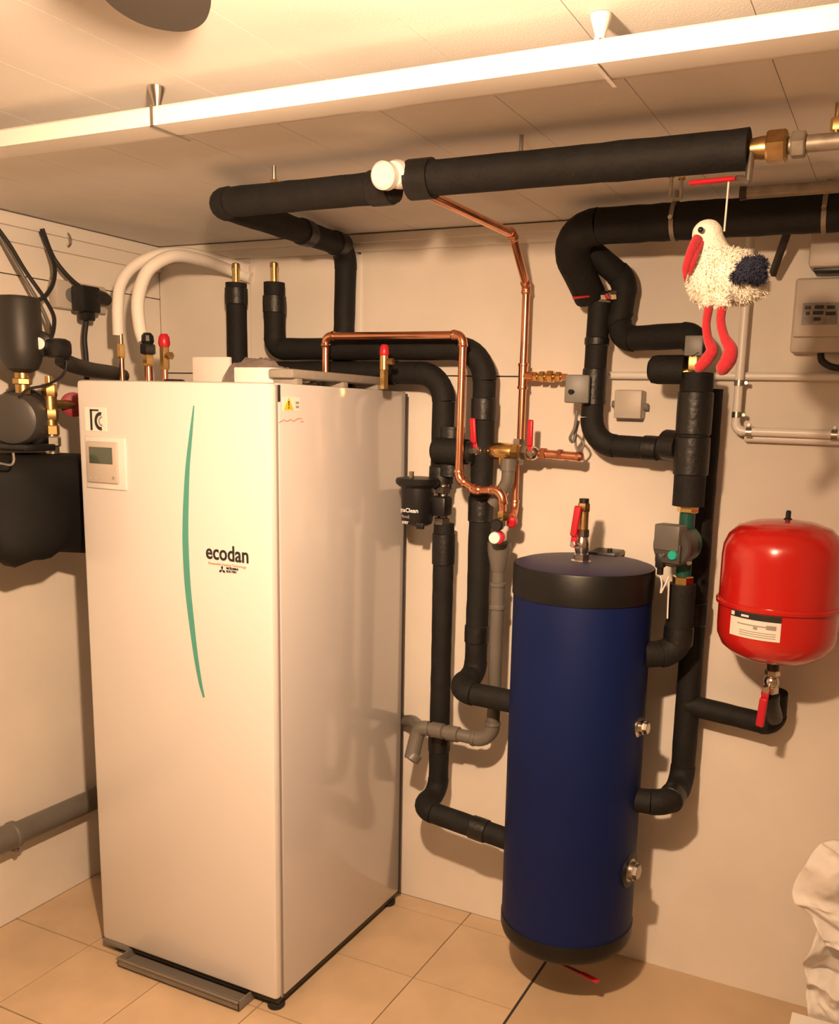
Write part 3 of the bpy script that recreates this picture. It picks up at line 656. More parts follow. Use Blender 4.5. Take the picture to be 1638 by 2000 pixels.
# drain under the tank
dq = at_z(1095, 1886, tz0-.02)
dl = thing('drain_valve', 'small drain cock with a red lever under the blue tank', 'valve', dq)
dq = V((TXc-.06, TYc-.05, tz0-.008))
obj('body', [cyl(dq, dq-Z_*.05, .012), hexnut(dq-Z_*.03, Z_, .016, .018)], 'nickel', dl)
e0_ = dq-Z_*.045; e1_ = at_z(1166, 1916, .085)
obj('lever', [sweep([e0_, e0_.lerp(e1_, .6), e1_], [.004, .005, .0075], 10, .6)], 'red_dark', dl)
obj('lever_grip', [sweep([e0_.lerp(e1_, .72), e0_.lerp(e1_, .76), e1_, e1_.lerp(e0_, -.03)], [.004, .008, .008, .004], 10, .7)], 'red_lever', dl)

# ------------------------------------------------------------------ right-hand insulated pipes
E0 = at_z(1690, 416, 1.985); E1 = at_z(1092, 447, 1.985); E0.y = E1.y = .44
E2 = at(1152, 578, .585)
er = run('insulated_main_pipe', 'thick black insulated main pipe from the right edge, curling down to the wall', [V((XR, .44, 1.985)), E1, E2], .041, [.11], 'foam', bands=((.30, .01),))
E3, E4, E5 = at(1138, 478, .52), at(1222, 548, .60), at(1212, 610, .60)
run('insulated_branch_pipe', 'black branch pipe snaking from the main pipe curl to the valve behind the stork feet', [E3, E4, E5, at(1206, 630, .60), at(1220, 662, .585), at(1352, 655, .52), at(1368, 700, .50)], .031, [.05, .03, .03, .05, .04], 'foam')
g0, g1_, g2_, g3_ = at(1160, 592, .585), at(1152, 868, .585), at(1325, 876, .56), None
g0.x = g1_.x+.006; g2_.z = g1_.z-.004
run('insulated_pipe', 'black insulated pipe below the red lever pair, elbowing right into the pump pipe', [g0, g1_, g2_], .0285, .07, 'foam', bands=((.16, .02), (.35, .09), (.88, .04)))
for u, v, lb, sx in ((1152, 577, 'left', -1), (1190, 577, 'right', 1)):
    q = at(u, v, .565)
    vv = thing('ball_valve', 'small brass ball valve with sideways red lever under the pipe curl, the %s one' % lb, 'valve', q, 'red lever ball valves')
    obj('body', [sphere(q, .013), hexnut(q-X_*.02, X_, .012, .04)], 'nickel', vv)
    obj('stem', [cyl(q, q+V((0, -.026, -.004)), .005, 10)], 'nickel', vv)
    s_ = q+V((0, -.026, -.006))
    obj('lever', [sweep([s_+X_*.008, s_, s_+V((sx*.01 if lb == 'right' else -.034, -.006 if lb == 'left' else -.022, -.003))], [.005, .006, .007], 10, .5)], 'red_lever', vv)
# thermostat box on the pipe, cable
tb = at(1128, 760, .535)
th = thing('thermostat_box', 'grey clip-on thermostat box strapped to the black elbowing pipe', 'thermostat', tb)
obj('case', [box(tb, (.062, .045, .070), .004, (V((.97, .22, 0)), V((-.22, .97, 0)), Z_))], 'box_grey', th)
k_ = at(1113, 765, .50); obj('knob', [cyl(k_+V((.003, .02, 0)), k_, .006, 12)], 'black_plastic', th)
obj('strap', [lathe([(.0295, -.006), (.031, -.006), (.031, .006), (.0295, .006)], (g1_.x+.004, .585, tb.z-.03), Z_)], 'black_plastic', th)
tubething('thermostat_cable', 'grey cable loop hanging under the thermostat box', 'cable', [at(1127, 800, .52), at(1122, 835, .53), at(1113, 855, .54), at(1119, 862, .55), at(1126, 835, .55), at(1130, 822, .55)], .004, 'box_grey')
tubething('thermostat_cable', 'thin grey cable curling from the copper tail to the black elbow', 'cable', [at(1132, 890, .56), at(1124, 870, .56), at(1126, 850, .56), at(1140, 868, .56), at(1128, 886, .56)], .003, 'box_grey')
jb = at(1230, 790, YB-.022)
jx = thing('junction_box', 'square light grey junction box on the wall right of the thermostat', 'junction box', (jb.x, YB, jb.z))
obj('case', [box((jb.x, YB-.02, jb.z), (.074, .040, .074), .006)], 'box_cream', jx)
obj('cover', [box((jb.x, YB-.042, jb.z), (.072, .008, .072), .003)], 'box_cream', jx)
for d_ in ((-.042, 0), (.042, -.005)): obj('cable_gland', [cyl((jb.x+d_[0]-.006, YB-.02, jb.z+d_[1]), (jb.x+d_[0]+.006, YB-.02, jb.z+d_[1]), .009, 12)], 'box_grey', jx)

# mixing valve and stub
mv = at(1357, 676, .49)
mx = thing('mixing_valve', 'grey boxed valve with brass body behind the plush stork feet', 'valve', mv)
obj('case', [box(mv, (.042, .036, .046), .003)], 'box_grey', mx)
obj('body', [hexnut(mv-Z_*.058, Z_, .018, .036), cyl(mv+V((-.03, 0, -.062)), mv+V((.0, 0, -.056)), .011, 14), hexnut(mv+V((-.036, 0, -.062)), X_, .014, .012)], 'brass', mx)
sb = at(1272, 722, .50); se = at(1338, 722, .50)
obj('insulated_stub', [sweep([sb-X_*.006, sb+X_*.002, sb+X_*.016, se], [.022, .032, .0345, .0345])], 'foam', label='short fat black foam stub pointing left beside the stork feet', cat='pipe')
F0, F1 = at(1364, 728, .505), at(1341, 988, .505); F0.x = F1.x = (F0.x+F1.x)/2
fr_ = run('insulated_pipe', 'thick black vertical pipe above the grey pump', [V((F0.x, .505, F0.z)), V((F1.x, .505, F1.z))], .039, .05, 'foam', bands=((.30, .10), (.62, .09)))
obj('shoulder', [sweep([at(1300, 868, .54), at(1330, 872, .52)], .037)], 'tape', fr_)
# back pipe to the lower tank port with tee to the vessel
zl = at(1250, 1565, TYc).z; G0 = at(1388, 760, .61); G1 = at(1345, 1330, .61); G0.x = G1.x = .45*G0.x+.55*G1.x
zgt = at(1400, 1395, .60).z
run('insulated_return_pipe', 'black return pipe behind the pump ending in the lower right tank port', [V((G0.x, .61, G0.z)), V((G0.x, .61, zl+.005)), V((G0.x-.005, .47, zl)), V((TXc+TR-.012, .455, zl))], .0315, [.05, .055], 'foam', bands=((.45, .06), (.9, .04)))
hq = at(1512, 1412, .60)
run('insulated_vessel_pipe', 'black branch pipe running right and up to the red expansion vessel', [V((G0.x, .605, zgt+.012)), V((hq.x, .60, zgt-.006)), V((hq.x, .58, at(1512, 1352, .58).z))], .0275, [.03], 'foam')
# pump
zu = at(1262, 1278, TYc).z
P = at(1330, 1065, .505); PX = F1.x
pz = at(1335, 1055, .505).z
pu = thing('circulation_pump', 'grey and green circulation pump with a round green button', 'pump', (PX, .505, pz))
zt2, zb2 = at(1338, 988, .505).z, at(1333, 1140, .505).z
obj('union_nut', [hexnut((PX, .505, zt2-.016), Z_, .026, .018)], 'brass', pu)
obj('union_nut', [hexnut((PX, .505, zb2-.002), Z_, .026, .022)], 'brass', pu)
obj('volute', [cyl((PX, .505, zb2+.018), (PX, .505, zt2-.016), .019), lathe([(.030, 0), (.045, .01), (.045, .04), (.040, .048)], (PX, .525, pz-.008), (-.25, -1, 0), 28)], 'pump_green', pu)
mo = obj('motor', [lathe([(.048, 0), (.050, .006), (.050, .040), (.046, .046)], (PX-.010, .485, pz-.010), (-.25, -1, 0), 32)], 'pump_grey', pu)
ax = V((.97, -.245, 0)); ay = V((.245, .97, 0))
md = V((PX-.010, .485, pz-.010))+V((-.25, -1, 0)).normalized()*.046
obj('control_box', [box(md+V((-.004, .008, .022)), (.066, .044, .062), .004, (ax, ay, Z_))], 'pump_box', pu)
obj('face_plate', [box(md+V((-.004, -.003, -.016)), (.066, .012, .048), .004, (ax, ay, Z_))], 'pump_grey', pu)
gb = md+V((.010, -.012, -.018))
obj('dial', [lathe([(.0115, 0), (.012, .004), (.010, .008)], gb, -ay, 24)], 'button_green', pu)
obj('screw', [cyl(gb+V((-.022, 0, 0)), gb+V((-.022, -.006, 0)), .003, 10), cyl(gb+V((.038, .01, -.016)), gb+V((.038, .0, -.016)), .005, 10)], 'nickel', pu)
cq = at(1290, 1098, .45); obj('plug', [box(cq+Z_*.005, (.022, .03, .036), .004), cyl(cq-Z_*.03, cq, .008, 12)], 'black_plastic', pu)
tubething('pump_cable', 'pale pump cable dangling in front of the black pipe by the tank', 'cable', [cq-Z_*.028, at(1292, 1140, .44), at(1290, 1158, .44), at(1302, 1135, .445), at(1306, 1130, .45), at(1304, 1180, .46), at(1303, 1208, .46)], .0021, 'pvc_white')
H0 = V((PX, .505, zb2)); H1 = V((PX-.002, .505, zu)); H2 = V((TXc+TR-.012, .46, zu-.004))
run('insulated_pipe', 'black pipe under the pump turning left into the upper right tank port', [H0, H1, H2], .0335, [.055], 'foam', bands=((.5, .05),))

# ------------------------------------------------------------------ red expansion vessel
VX, VY, VR = 1.700, .505, .1395
vz0, vzm, vz1 = .985, 1.125, 1.318
ev = thing('expansion_vessel', 'glossy red expansion vessel with a white label on the wall', 'vessel', (VX, VY, vz0))
obj('lower_shell', [lathe([(.02, vz0-.004), (.06, vz0+.002), (.10, vz0+.014), (.125, vz0+.035), (.136, vz0+.06), (VR-.002, vz0+.085), (VR-.002, vzm)], (VX, VY, 0), Z_, 64)], 'red_enamel', ev)
obj('upper_shell', [lathe([(VR-.001, vzm), (VR-.001, vz1-.085), (.136, vz1-.06), (.126, vz1-.035), (.105, vz1-.014), (.07, vz1-.002), (.02, vz1+.004)], (VX, VY, 0), Z_, 64)], 'red_enamel', ev)
obj('seam_ring', [lathe([(VR-.002, vzm-.006), (VR+.004, vzm-.005), (VR+.005, vzm+.003), (VR+.003, vzm+.006), (VR-.002, vzm+.007)], (VX, VY, 0), Z_, 64)], 'red_enamel', ev)
obj('air_valve', [lathe([(.011, 0), (.009, .004), (.006, .006), (.006, .020), (.004, .023)], (VX+.004, VY, vz1+.002), Z_, 14)], 'black_plastic', ev)
obj('wall_bracket', [box2((VX-.04, VY+VR-.015, vzm-.05), (VX+.04, YB, vzm+.05), .003)], 'steel', ev)
def curved(a0, a1, z0, z1, r, n=10):
    vs = []
    for rr in (r, r+.0005):
        for i in range(n+1):
            a = math.radians(a0+(a1-a0)*i/n)
            for z in (z0, z1): vs.append(V((VX+rr*math.cos(a), VY+rr*math.sin(a), z)))
    m_ = 2*(n+1); fs = []
    for i in range(n): b = 2*i; fs += [[b, b+2, b+3, b+1], [m_+b, m_+b+1, m_+b+3, m_+b+2], [b, m_+b, m_+b+2, b+2], [b+1, b+3, m_+b+3, m_+b+1]]
    fs += [[0, 1, m_+1, m_], [2*n, m_+2*n, m_+2*n+1, 2*n+1]]
    return vs, fs
lb = obj('label_plate', [curved(-131, -80, vzm-.066, vzm-.008, VR-.001)], 'paper', ev)
obj('label_header', [curved(-131, -80, vzm-.022, vzm-.008, VR-.0004)], 'print_black', lb)
obj('header_mark', [curved(-130, -126, vzm-.019, vzm-.010, VR+.0002), curved(-118, -110, vzm-.018, vzm-.013, VR+.0002)], 'print_white', lb)
obj('print_lines', [curved(-122, -90, vzm-.036, vzm-.0335, VR-.0004), curved(-105, -101, vzm-.043, vzm-.037, VR-.0004), curved(-93, -84, vzm-.040, vzm-.030, VR-.0004)]+[curved(-119, -84, vzm-.050-.005*i, vzm-.0485-.005*i, VR-.0004) for i in range(3)], 'print_grey', lb)
ex = thing('ball_valve', 'ball valve with red lever pointing down under the red vessel', 'valve', (VX, VY, vz0-.08), 'red lever ball valves')
obj('tail', [cyl((VX, VY, vz0-.03), (VX, VY, vz0+.006), .014), cyl((VX, VY, vz0-.012), (VX, VY, vz0-.002), .017)], 'dark_grey', ex)
obj('body', [hexnut((VX, VY, vz0-.040), Z_, .018, .014), sphere((VX, VY, vz0-.055), .019), hexnut((VX, VY, vz0-.085), Z_, .018, .018)], 'nickel', ex)
lever('lever', ex, V((VX-.004, VY-.014, vz0-.070)), (-.25, -1, 0), V((-.07, 0, -1)), .092, .020)
obj('insulation', [sweep([V((VX, VY, vz0-.085)), V((VX, VY+.02, vz0-.12)), V((hq.x, .575, vz0-.165))], .022)], 'tape', ex)

# ------------------------------------------------------------------ plush stork on a string
SY = B1.y-.028
def sp(u, v, dy=0.): return at(u, v, SY+dy)
PXM = (sp(1500, 550)-sp(1400, 550)).length/100
sk = thing('plush_stork', 'white plush stork with red beak and legs hanging on a string', 'plush toy', sp(1395, 730))
def merge(blobs, vox, name, mt, parent, smooth=4):
    vs, fs = [], []
    for b in blobs:
        n = len(vs); vs += b[0]; fs += [[i+n for i in f] for f in b[1]]
    me = bpy.data.meshes.new('tmp'); me.from_pydata([tuple(v) for v in vs], [], fs)
    to = bpy.data.objects.new('tmp', me); COL.objects.link(to)
    mm = to.modifiers.new('r', 'REMESH'); mm.mode = 'VOXEL'; mm.voxel_size = vox
    m2 = to.modifiers.new('s', 'SMOOTH'); m2.factor = .6; m2.iterations = smooth
    dg = bpy.context.evaluated_depsgraph_get(); e = to.evaluated_get(dg); em = e.to_mesh()
    gv = [v.co.copy() for v in em.vertices]; gf = [list(p.vertices) for p in em.polygons]; nm = [(p.center.copy(), p.normal.copy()) for p in em.polygons]
    e.to_mesh_clear(); bpy.data.objects.remove(to); bpy.data.meshes.remove(me)
    return obj(name, [(gv, gf)], mt, parent, sharp=180), nm
def blob(u, v, r, dy=0., su=1., sv=1., sy=1.): return sphere(sp(u, v, dy), r*PXM, (su, sy, sv), 12, 22)
body, nm = merge([blob(1381, 458, 30, 0, 1.05, 1), blob(1388, 480, 31), blob(1396, 510, 38, 0, 1, 1.1), blob(1388, 548, 48, 0, 1, 1.05), blob(1425, 540, 55, 0, 1, 1), blob(1450, 552, 44, 0, 1, .95), blob(1478, 562, 22, 0, 1.1, .9), blob(1383, 588, 16, -.012), blob(1410, 588, 17, -.03)], .005, 'body', 'fur_white', sk)
def fur(name, nm, mt, n, ln, parent):
    vs, fs = [], []
    for _ in range(n):
        c_, no = random.choice(nm)
        d_ = (no+V((random.uniform(-.5, .5)+.3, random.uniform(-.5, .5), random.uniform(-.7, .3)))).normalized()
        s_ = d_.cross(V((random.random()-.5, random.random()-.5, random.random()-.5))).normalized()*.0011
        j = V((random.uniform(-.003, .003), random.uniform(-.003, .003), random.uniform(-.003, .003)))
        b0 = c_+j-no*.0012; i = len(vs); vs += [b0-s_, b0+s_, b0+d_*ln*random.uniform(.6, 1.2)]; fs.append([i, i+1, i+2])
    return obj(name, [(vs, fs)], mt, parent, kind='stuff')
low = [q for q in nm if q[0].z < sp(1390, 490).z]
fur('fur', low, 'fur_white', 7000, .0055, sk)
wing, nw = merge([blob(1463, 525, 24, -.045, 1.1, .9, .6), blob(1480, 520, 18, -.035, 1, 1, .7), blob(1442, 542, 15, -.05, 1.2, .7, .5), blob(1478, 540, 18, -.035, 1, .8, .7)], .004, 'wing', 'fur_navy', sk)
fur('wing_fur', nw, 'fur_navy', 1600, .007, sk)
wing2, nw = merge([blob(1463, 520, 24, .05, 1.1, .9, .6), blob(1480, 515, 18, .04, 1, 1, .7)], .004, 'wing', 'fur_navy', sk)
obj('beak', [sweep(spline([sp(1362, 467, -.022), sp(1353, 482, -.034), sp(1344, 505, -.040), sp(1338, 528, -.040), sp(1337, 550, -.036)], 5), [PXM*(11-.28*i if i < 16 else 6.5-(i-15)*1.05) for i in range(21)], 14)], 'red_felt', sk)
obj('lower_beak', [sweep(spline([sp(1370, 474, -.020), sp(1361, 490, -.030), sp(1352, 513, -.036), sp(1346, 536, -.036)], 5), [7*PXM]*12+[6*PXM, 5*PXM, 4*PXM, 2.5*PXM], 12)], 'red_felt', sk)
eq = sp(1368, 449, -.031); obj('eye', [sphere(eq, .0048)], 'eye_black', sk); eq = sp(1366, 447, .031); obj('eye', [sphere(eq, .0048)], 'eye_black', sk)
def leg(pts, rr, dy):
    P_ = spline([sp(u, v, dy) for u, v in pts], 5); n_ = len(P_); R_ = []
    for i in range(n_):
        f_ = i/(n_-1)*(len(rr)-1); a = int(min(f_, len(rr)-2)); R_.append((rr[a]+(rr[a+1]-rr[a])*(f_-a))*PXM)
    obj('leg', [sweep(P_, R_, 16)], 'red_felt', sk, sharp=80)
leg([(1384, 600), (1379, 632), (1382, 662), (1390, 684), (1379, 703), (1364, 719), (1358, 725)], [9, 8.5, 9, 12.5, 13, 11, 4], -.012)
leg([(1410, 598), (1407, 628), (1414, 658), (1426, 682), (1422, 703), (1409, 722), (1402, 730)], [9.5, 9, 9.5, 14, 16, 14, 5], -.03)
sto = sp(1414, 452, 0); l3 = l1.lerp(l2, .14)
obj('string', [sweep([l3-Z_*.0, l3.lerp(sto, .5), sto], .0016, 8)], 'string', label='pale string from the red lever down to the plush stork', cat='string')

# ------------------------------------------------------------------ conduits and boxes on the right wall area
CYW = YB-.018
run('white_conduit', 'level white conduit on the wall between the junction box and the right edge', [at(1188, 733, CYW), V((XR, CYW, at(1400, 730, CYW).z))], .0095, .02, 'pvc_white', cat='conduit', piece='pipe')
vq = [at(1466, 470, CYW-.022), at(1440, 842, CYW-.022)]; vq[1].x = vq[0].x-.002; vq[0].z = ZC
run('white_conduit', 'upright white conduit behind the stork, elbowing right low down', [vq[0], vq[1], V((XR, CYW-.022, vq[1].z-.003))], .0105, .02, 'pvc_white', cat='conduit', piece='pipe', ex=.0015)
tq_ = at(1470, 855, CYW-.005)
run('white_conduit', 'lowest white conduit lying against the wall under the elbow', [V((tq_.x-.02, CYW, tq_.z)), V((XR, CYW, tq_.z-.004))], .011, .02, 'pvc_white', cat='conduit', piece='pipe')
for u, v, lb in ((1447, 748, 'upright white conduit at the crossing'), (1436, 810, 'upright white conduit near its elbow'), (1462, 845, 'elbowed white conduit just past its bend'), (1630, 838, 'elbowed white conduit near the right edge')):
    q = at(u, v, CYW-.022); rr = thing('conduit_clip', 'metal clip on the %s' % lb, 'clip', q)
    dr = Z_ if v < 830 else X_; q = V((vq[0].x-.001, CYW-.022, q.z)) if v < 830 else V((q.x, CYW-.022, vq[1].z-.002))
    obj('band', [lathe([(.0107, -.007), (.0125, -.007), (.0125, .007), (.0107, .007)], q, dr, 18)], 'steel', rr)
    sd_ = X_ if v < 830 else Z_
    obj('screw', [cyl(q+sd_*.012, q+sd_*.020, .005, 10), cyl(q+sd_*.018+Y_*.003, q+sd_*.018-Y_*.012, .004, 10), box(q+Y_*.025, (.012, .03, .012), .001)], 'nickel', rr)
b0, b1 = at(1553, 542, YB-.06), at(1553, 688, YB-.06)
eb = thing('electrical_enclosure', 'cream electrical enclosure with grey label at the right edge', 'box', (b0.x+.12, YB, b1.z))
obj('case', [box2((b0.x, YB-.05, b1.z), (b0.x+.26, YB, b0.z), .006)], 'box_cream', eb)
obj('cover', [box2((b0.x+.004, YB-.062, b1.z+.035), (b0.x+.256, YB-.048, b0.z-.004), .005)], 'box_cream', eb)
n0, n1 = at(1568, 592, YB-.062), at(1634, 634, YB-.062)
la = obj('label_plate', [box2((n0.x, YB-.0635, n1.z), (n1.x, YB-.061, n0.z))], 'label_grey', eb)
obj('print_block', [box2((n0.x+(n1.x-n0.x)*a, YB-.0642, n1.z+(n0.z-n1.z)*b), (n0.x+(n1.x-n0.x)*(a+w_), YB-.063, n1.z+(n0.z-n1.z)*(b+.16))) for a, b, w_ in ((.06, .70, .18), (.34, .72, .26), (.68, .70, .22), (.30, .46, .30), (.1, .45, .12), (.66, .42, .28), (.34, .18, .2))], 'print_black', la)
m0, m1 = at(1584, 440, YB-.09), at(1584, 522, YB-.09)
ub = thing('wall_meter_box', 'brownish wall box above the cream enclosure at the right edge', 'box', (m0.x+.1, YB, m1.z))
obj('case', [box2((m0.x, YB-.09, m1.z), (m0.x+.22, YB, m1.z+.085), .010)], 'box_cream', ub)
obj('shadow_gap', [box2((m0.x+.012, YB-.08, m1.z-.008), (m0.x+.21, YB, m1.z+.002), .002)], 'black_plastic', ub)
cq_ = [at(1602, 690, YB-.03), at(1606, 706, YB-.035), at(1630, 718, YB-.04), at(1680, 720, YB-.04)]
tubething('black_cable', 'black cable looping out under the cream enclosure', 'cable', cq_, .008, 'rubber')
s_a, s_b = at(1542, 440, .55), at(1508, 536, .62)
obj('strut', [box((s_a+s_b)/2, ((s_b-s_a).length, .012, .022), .002, frame(s_b-s_a))], 'dark_grey', label='dark slanting metal strut beside the stork tail under the main pipe', cat='strut')
# upper right ceiling hardware
k0_, k1_ = at_z(1445, 378, 2.0), at_z(1640, 352, 2.0)
kk = run('steel_conduit', 'dull metal conduit under the ceiling behind the stork string at the right', [V((k0_.x, k0_.y, 2.0)), V((XR, k0_.y, 2.0))], .012, .02, 'zinc_dull', cat='conduit', piece='pipe')
obj('end_cap', [lathe([(.012, 0), (.014, -.004), (.013, .01)], k0_+X_*.004, X_)], 'dark_grey', kk)
for u, v, vb_, lb in ((1322, 340, 440, 'left of the stork string'), (1620, 320, 408, 'near the right edge')):
    q = at(u, v, .43); q2 = at(u, vb_, .395); q2.x = q.x
    rr = thing('pipe_hanger', 'threaded rod hanger holding the main pipe, %s' % lb, 'clamp', V((q.x, .44, 1.985)), 'threaded rod hangers')
    obj('rod', [cyl((q.x, .44, 2.02), (q.x, .44, ZC), .0045, 10)], 'steel', rr)
    obj('ring', [lathe([(.0415, -.005), (.0435, -.005), (.0435, .005), (.0415, .005)], (q.x, .44, 1.985), X_, 32)], 'zinc_dull', rr)
    obj('screw', [cyl((q.x, .398, 1.985), (q.x, .388, 1.985), .005, 10), hexnut((q.x, .44, 2.026), Z_, .008, .01)], 'nickel', rr)
for u, v, lb in ((1312, 330, 'left'), (1332, 335, 'right')):
    q = at_z(u, v, ZC-.004)
    rr = thing('ceiling_rod', 'thin rod with brass nut hanging below the ceiling, %s of the pair' % lb, 'rod', q, 'thin ceiling rods')
    obj('rod', [cyl((q.x, q.y, 1.992), (q.x, q.y, ZC), .004, 10)], 'steel', rr); obj('nut', [hexnut((q.x, q.y, 2.03), Z_, .008, .012)], 'brass', rr)
q = at_z(1634, 240, 2.02); rr = thing('brass_stud', 'brass stud on the ceiling at the upper right edge', 'fitting', q)
obj('nut', [hexnut(q-Z_*.012, Z_, .010, .02)], 'brass', rr); obj('rod', [cyl(q-Z_*.02, V((q.x, q.y, ZC)), .005, 10)], 'bronze', rr)

# ------------------------------------------------------------------ left corner: booster pump set
LX = -.19
def lx(u, v, x=LX): return at_x(u, v, x)
ct = lx(34, 578); cb = lx(36, 728)
bp = thing('pressure_controller', 'black cylindrical pump pressure controller with a pale gauge at the left edge', 'controller', (LX, ct.y, cb.z))
H = ct.z-cb.z
obj('housing', [lathe([(.020, 0), (.040, .010), (.050, .03), (.055, .06), (.054, H-.012), (.050, H-.003), (.03, H)], (LX, ct.y, cb.z), Z_, 32)], 'dark_grey', bp)
gq = lx(76, 671, LX+.05); gd = V((.55, -.8, 0)).normalized()
obj('gauge_body', [lathe([(.030, -.05), (.034, -.02), (.030, -.002), (.020, .002)], gq, gd, 24), box(gq+V((.03, .03, -.01)), (.07, .05, .05), .015)], 'black_plastic', bp)
obj('gauge_face', [lathe([(.0155, 0), (.0155, .003), (.013, .004)], gq+gd*.002, gd, 24)], 'print_white', bp)
nq = lx(40, 742)
obj('neck', [hexnut(V((LX, ct.y, cb.z-.03)), Z_, .024, .016), cyl((LX, ct.y, cb.z-.055), (LX, ct.y, cb.z+.005), .018)], 'bronze', bp)
pq = lx(34, 818)
pm = thing('booster_pump', 'dark grey booster pump motor under the black pressure controller', 'pump', (LX, pq.y, pq.z-.07))
pa = V((.50, -.80, -.02)).normalized()
obj('motor', [lathe([(.050, -.11), (.066, -.09), (.068, .03), (.062, .045), (.05, .05)], pq, pa, 32)], 'pump_grey', pm)
obj('flange', [lathe([(.078, -.055), (.080, -.05), (.080, -.022), (.076, -.016)], pq+pa*-.02, pa, 32)], 'black_plastic', pm)
obj('foot', [box(pq-Z_*.074-pa*.02, (.14, .10, .018), .004)], 'black_plastic', pm)
xb = LX+.03
vc = thing('brass_valve_column', 'upright column of brass fittings between pump and cabinet', 'valve', lx(97, 890, xb))
for v0, v1, mt_, rr_, hx in ((768, 735, 'brass', .010, 0), (776, 750, 'brass', .020, 1), (800, 774, 'bronze', .018, 0), (820, 798, 'bronze', .021, 1), (840, 818, 'bronze', .017, 0), (850, 830, 'brass', .021, 1), (886, 848, 'nickel', .018, 0), (872, 852, 'nickel', .023, 1)):
    a_, b_ = lx(98, v0, xb), lx(98, v1, xb); a_.y = b_.y = lx(98, 800, xb).y
    obj('nut' if hx else 'tube', [hexnut(a_, Z_, rr_, b_.z-a_.z) if hx else cyl(a_, b_, rr_)], mt_, vc)
q = lx(132, 790, xb-.02); q.y += .02
rh = thing('red_hand_wheel', 'dark red hand wheel half hidden by the top left cabinet edge', 'hand wheel', q)
obj('wheel', [lathe([(.022, -.012), (.034, -.008), (.034, .008), (.022, .012)], q, V((.8, -.6, 0)), 20)], 'red_dark', rh)
obj('hub', [cyl(V((xb, lx(98, 800, xb).y, q.z)), q, .012)], 'bronze', rh)
# black flexible pipe behind the cabinet's top left
pp = [lx(118, 700, -.16), lx(140, 712, -.16), lx(175, 722, -.2), lx(215, 728, -.25), lx(240, 735, -.27)]
tubething('ribbed_hose', 'dark ribbed hose running from the pressure controller behind the cabinet top', 'hose', pp, .022, 'dark_grey')
tubething('pump_cable', 'thin black cable drooping from the gauge to the pump', 'cable', [lx(120, 685, -.12), lx(130, 710, -.12), lx(120, 735, -.12), lx(90, 752, -.12), lx(55, 760, -.13), lx(38, 775, -.13)], .0035, 'rubber')
# black bag
bg = []
vs, fs = [], []; nu, nv = 40, 24
b_l = lx(-60, 900, LX); b_r = lx(165, 900, LX)
for i in range(nu+1):
    for j in range(nv+1):
        a = 2*math.pi*i/nu; t = j/nv
        v_top, v_bot = 890, 1082
        z = lx(60, v_top, LX).z*(1-t)+lx(60, v_bot, LX).z*t
        cy = (lx(-70, 950, LX).y+lx(190, 950, LX).y)/2; hy = (lx(190, 950, LX).y-lx(-70, 950, LX).y)/2
        f_ = (1-abs(2*t-1)**6*.22)
        rx = .135*f_*(1+.05*math.sin(3*a+4*t)+.03*math.sin(7*a-6*t)); ry = hy*f_*(1+.03*math.sin(5*a+3*t))
        ca, sa = math.cos(a), math.sin(a); p_ = 4.
        k_ = (abs(ca)**p_+abs(sa)**p_)**(-1/p_)
        vs.append(V((LX-.025+rx*ca*k_, cy+ry*sa*k_, z+(.012*math.sin(4*a+1)+.008*math.sin(9*a)) * t)))
for i in range(nu):
    for j in range(nv): a = i*(nv+1)+j; fs.append([a, a+1, a+nv+2, a+nv+1])
c0i = len(vs); vs += [V((LX-.02, cy, lx(60, 885, LX).z)), V((LX-.02, cy, lx(60, 1080, LX).z))]
for i in range(nu): a, b = i*(nv+1), (i+1)*(nv+1); fs += [[c0i, b, a], [c0i+1, a+nv, b+nv]]
vs = [V((max(v.x, XL+.004), v.y, v.z)) if v.x > XL-.2 else v for v in vs]
bag = thing('pump_cover', 'bulky black wrapped vessel under the pump beside the cabinet', 'cover', (LX, cy, lx(60, 1090, LX).z))
obj('cover', [(vs, fs)], 'bag_black', bag, sharp=180)
hq_ = [lx(0, 905, -.05), lx(20, 908, -.045), lx(27, 900, -.045), lx(26, 885, -.05)]
obj('handle', [sweep(spline(hq_, 5), .003, 8)], 'steel', bag)
obj('wall_bracket', [box2((XL, cy-.06, lx(60, 1000, LX).z-.02), (LX, cy+.06, lx(60, 1000, LX).z), .002)], 'steel', bag)
# socket, adapter and cords
sq = at_x(158, 575, XL+.02)
so = thing('wall_socket', 'cream double socket box on the left wall behind the black adapter', 'socket', sq)
y0_, y1_ = at_x(108, 570, XL+.03).y, at_x(205, 570, XL+.03).y
z0_, z1_ = at_x(150, 606, XL+.03).z, at_x(150, 552, XL+.03).z
obj('case', [box2((XL, y0_, z0_), (XL+.035, y1_, z1_), .005)], 'box_cream', so)
for f_ in (.28, .72): obj('outlet', [lathe([(.020, 0), (.021, .003), (.017, .004)], (XL+.034, y0_+(y1_-y0_)*f_, (z0_+z1_)/2), X_, 24)], 'box_grey', so)
ad = at_x(168, 585, XL+.07)
aa = thing('plug_adapter', 'black plug adapter block hanging in the wall socket', 'adapter', ad)
obj('block', [box(ad, (.05, .065, .075), .006)], 'black_plastic', aa)
obj('neck', [box(ad-Z_*.045, (.035, .04, .035), .008)], 'black_plastic', aa)
ad2 = at_x(203, 583, XL+.07)
obj('plug', [sweep([ad+V((0, .02, .012)), ad2, ad2+V((0, .015, -.006))], [.026, .02, .016])], 'black_plastic', aa)
tubething('power_cord', 'black cord dropping from the adapter behind the cabinet', 'cable', [ad-Z_*.05, at_x(165, 660, XL+.07), at_x(168, 700, XL+.07), at_x(170, 760, XL+.07)], .0075, 'rubber')
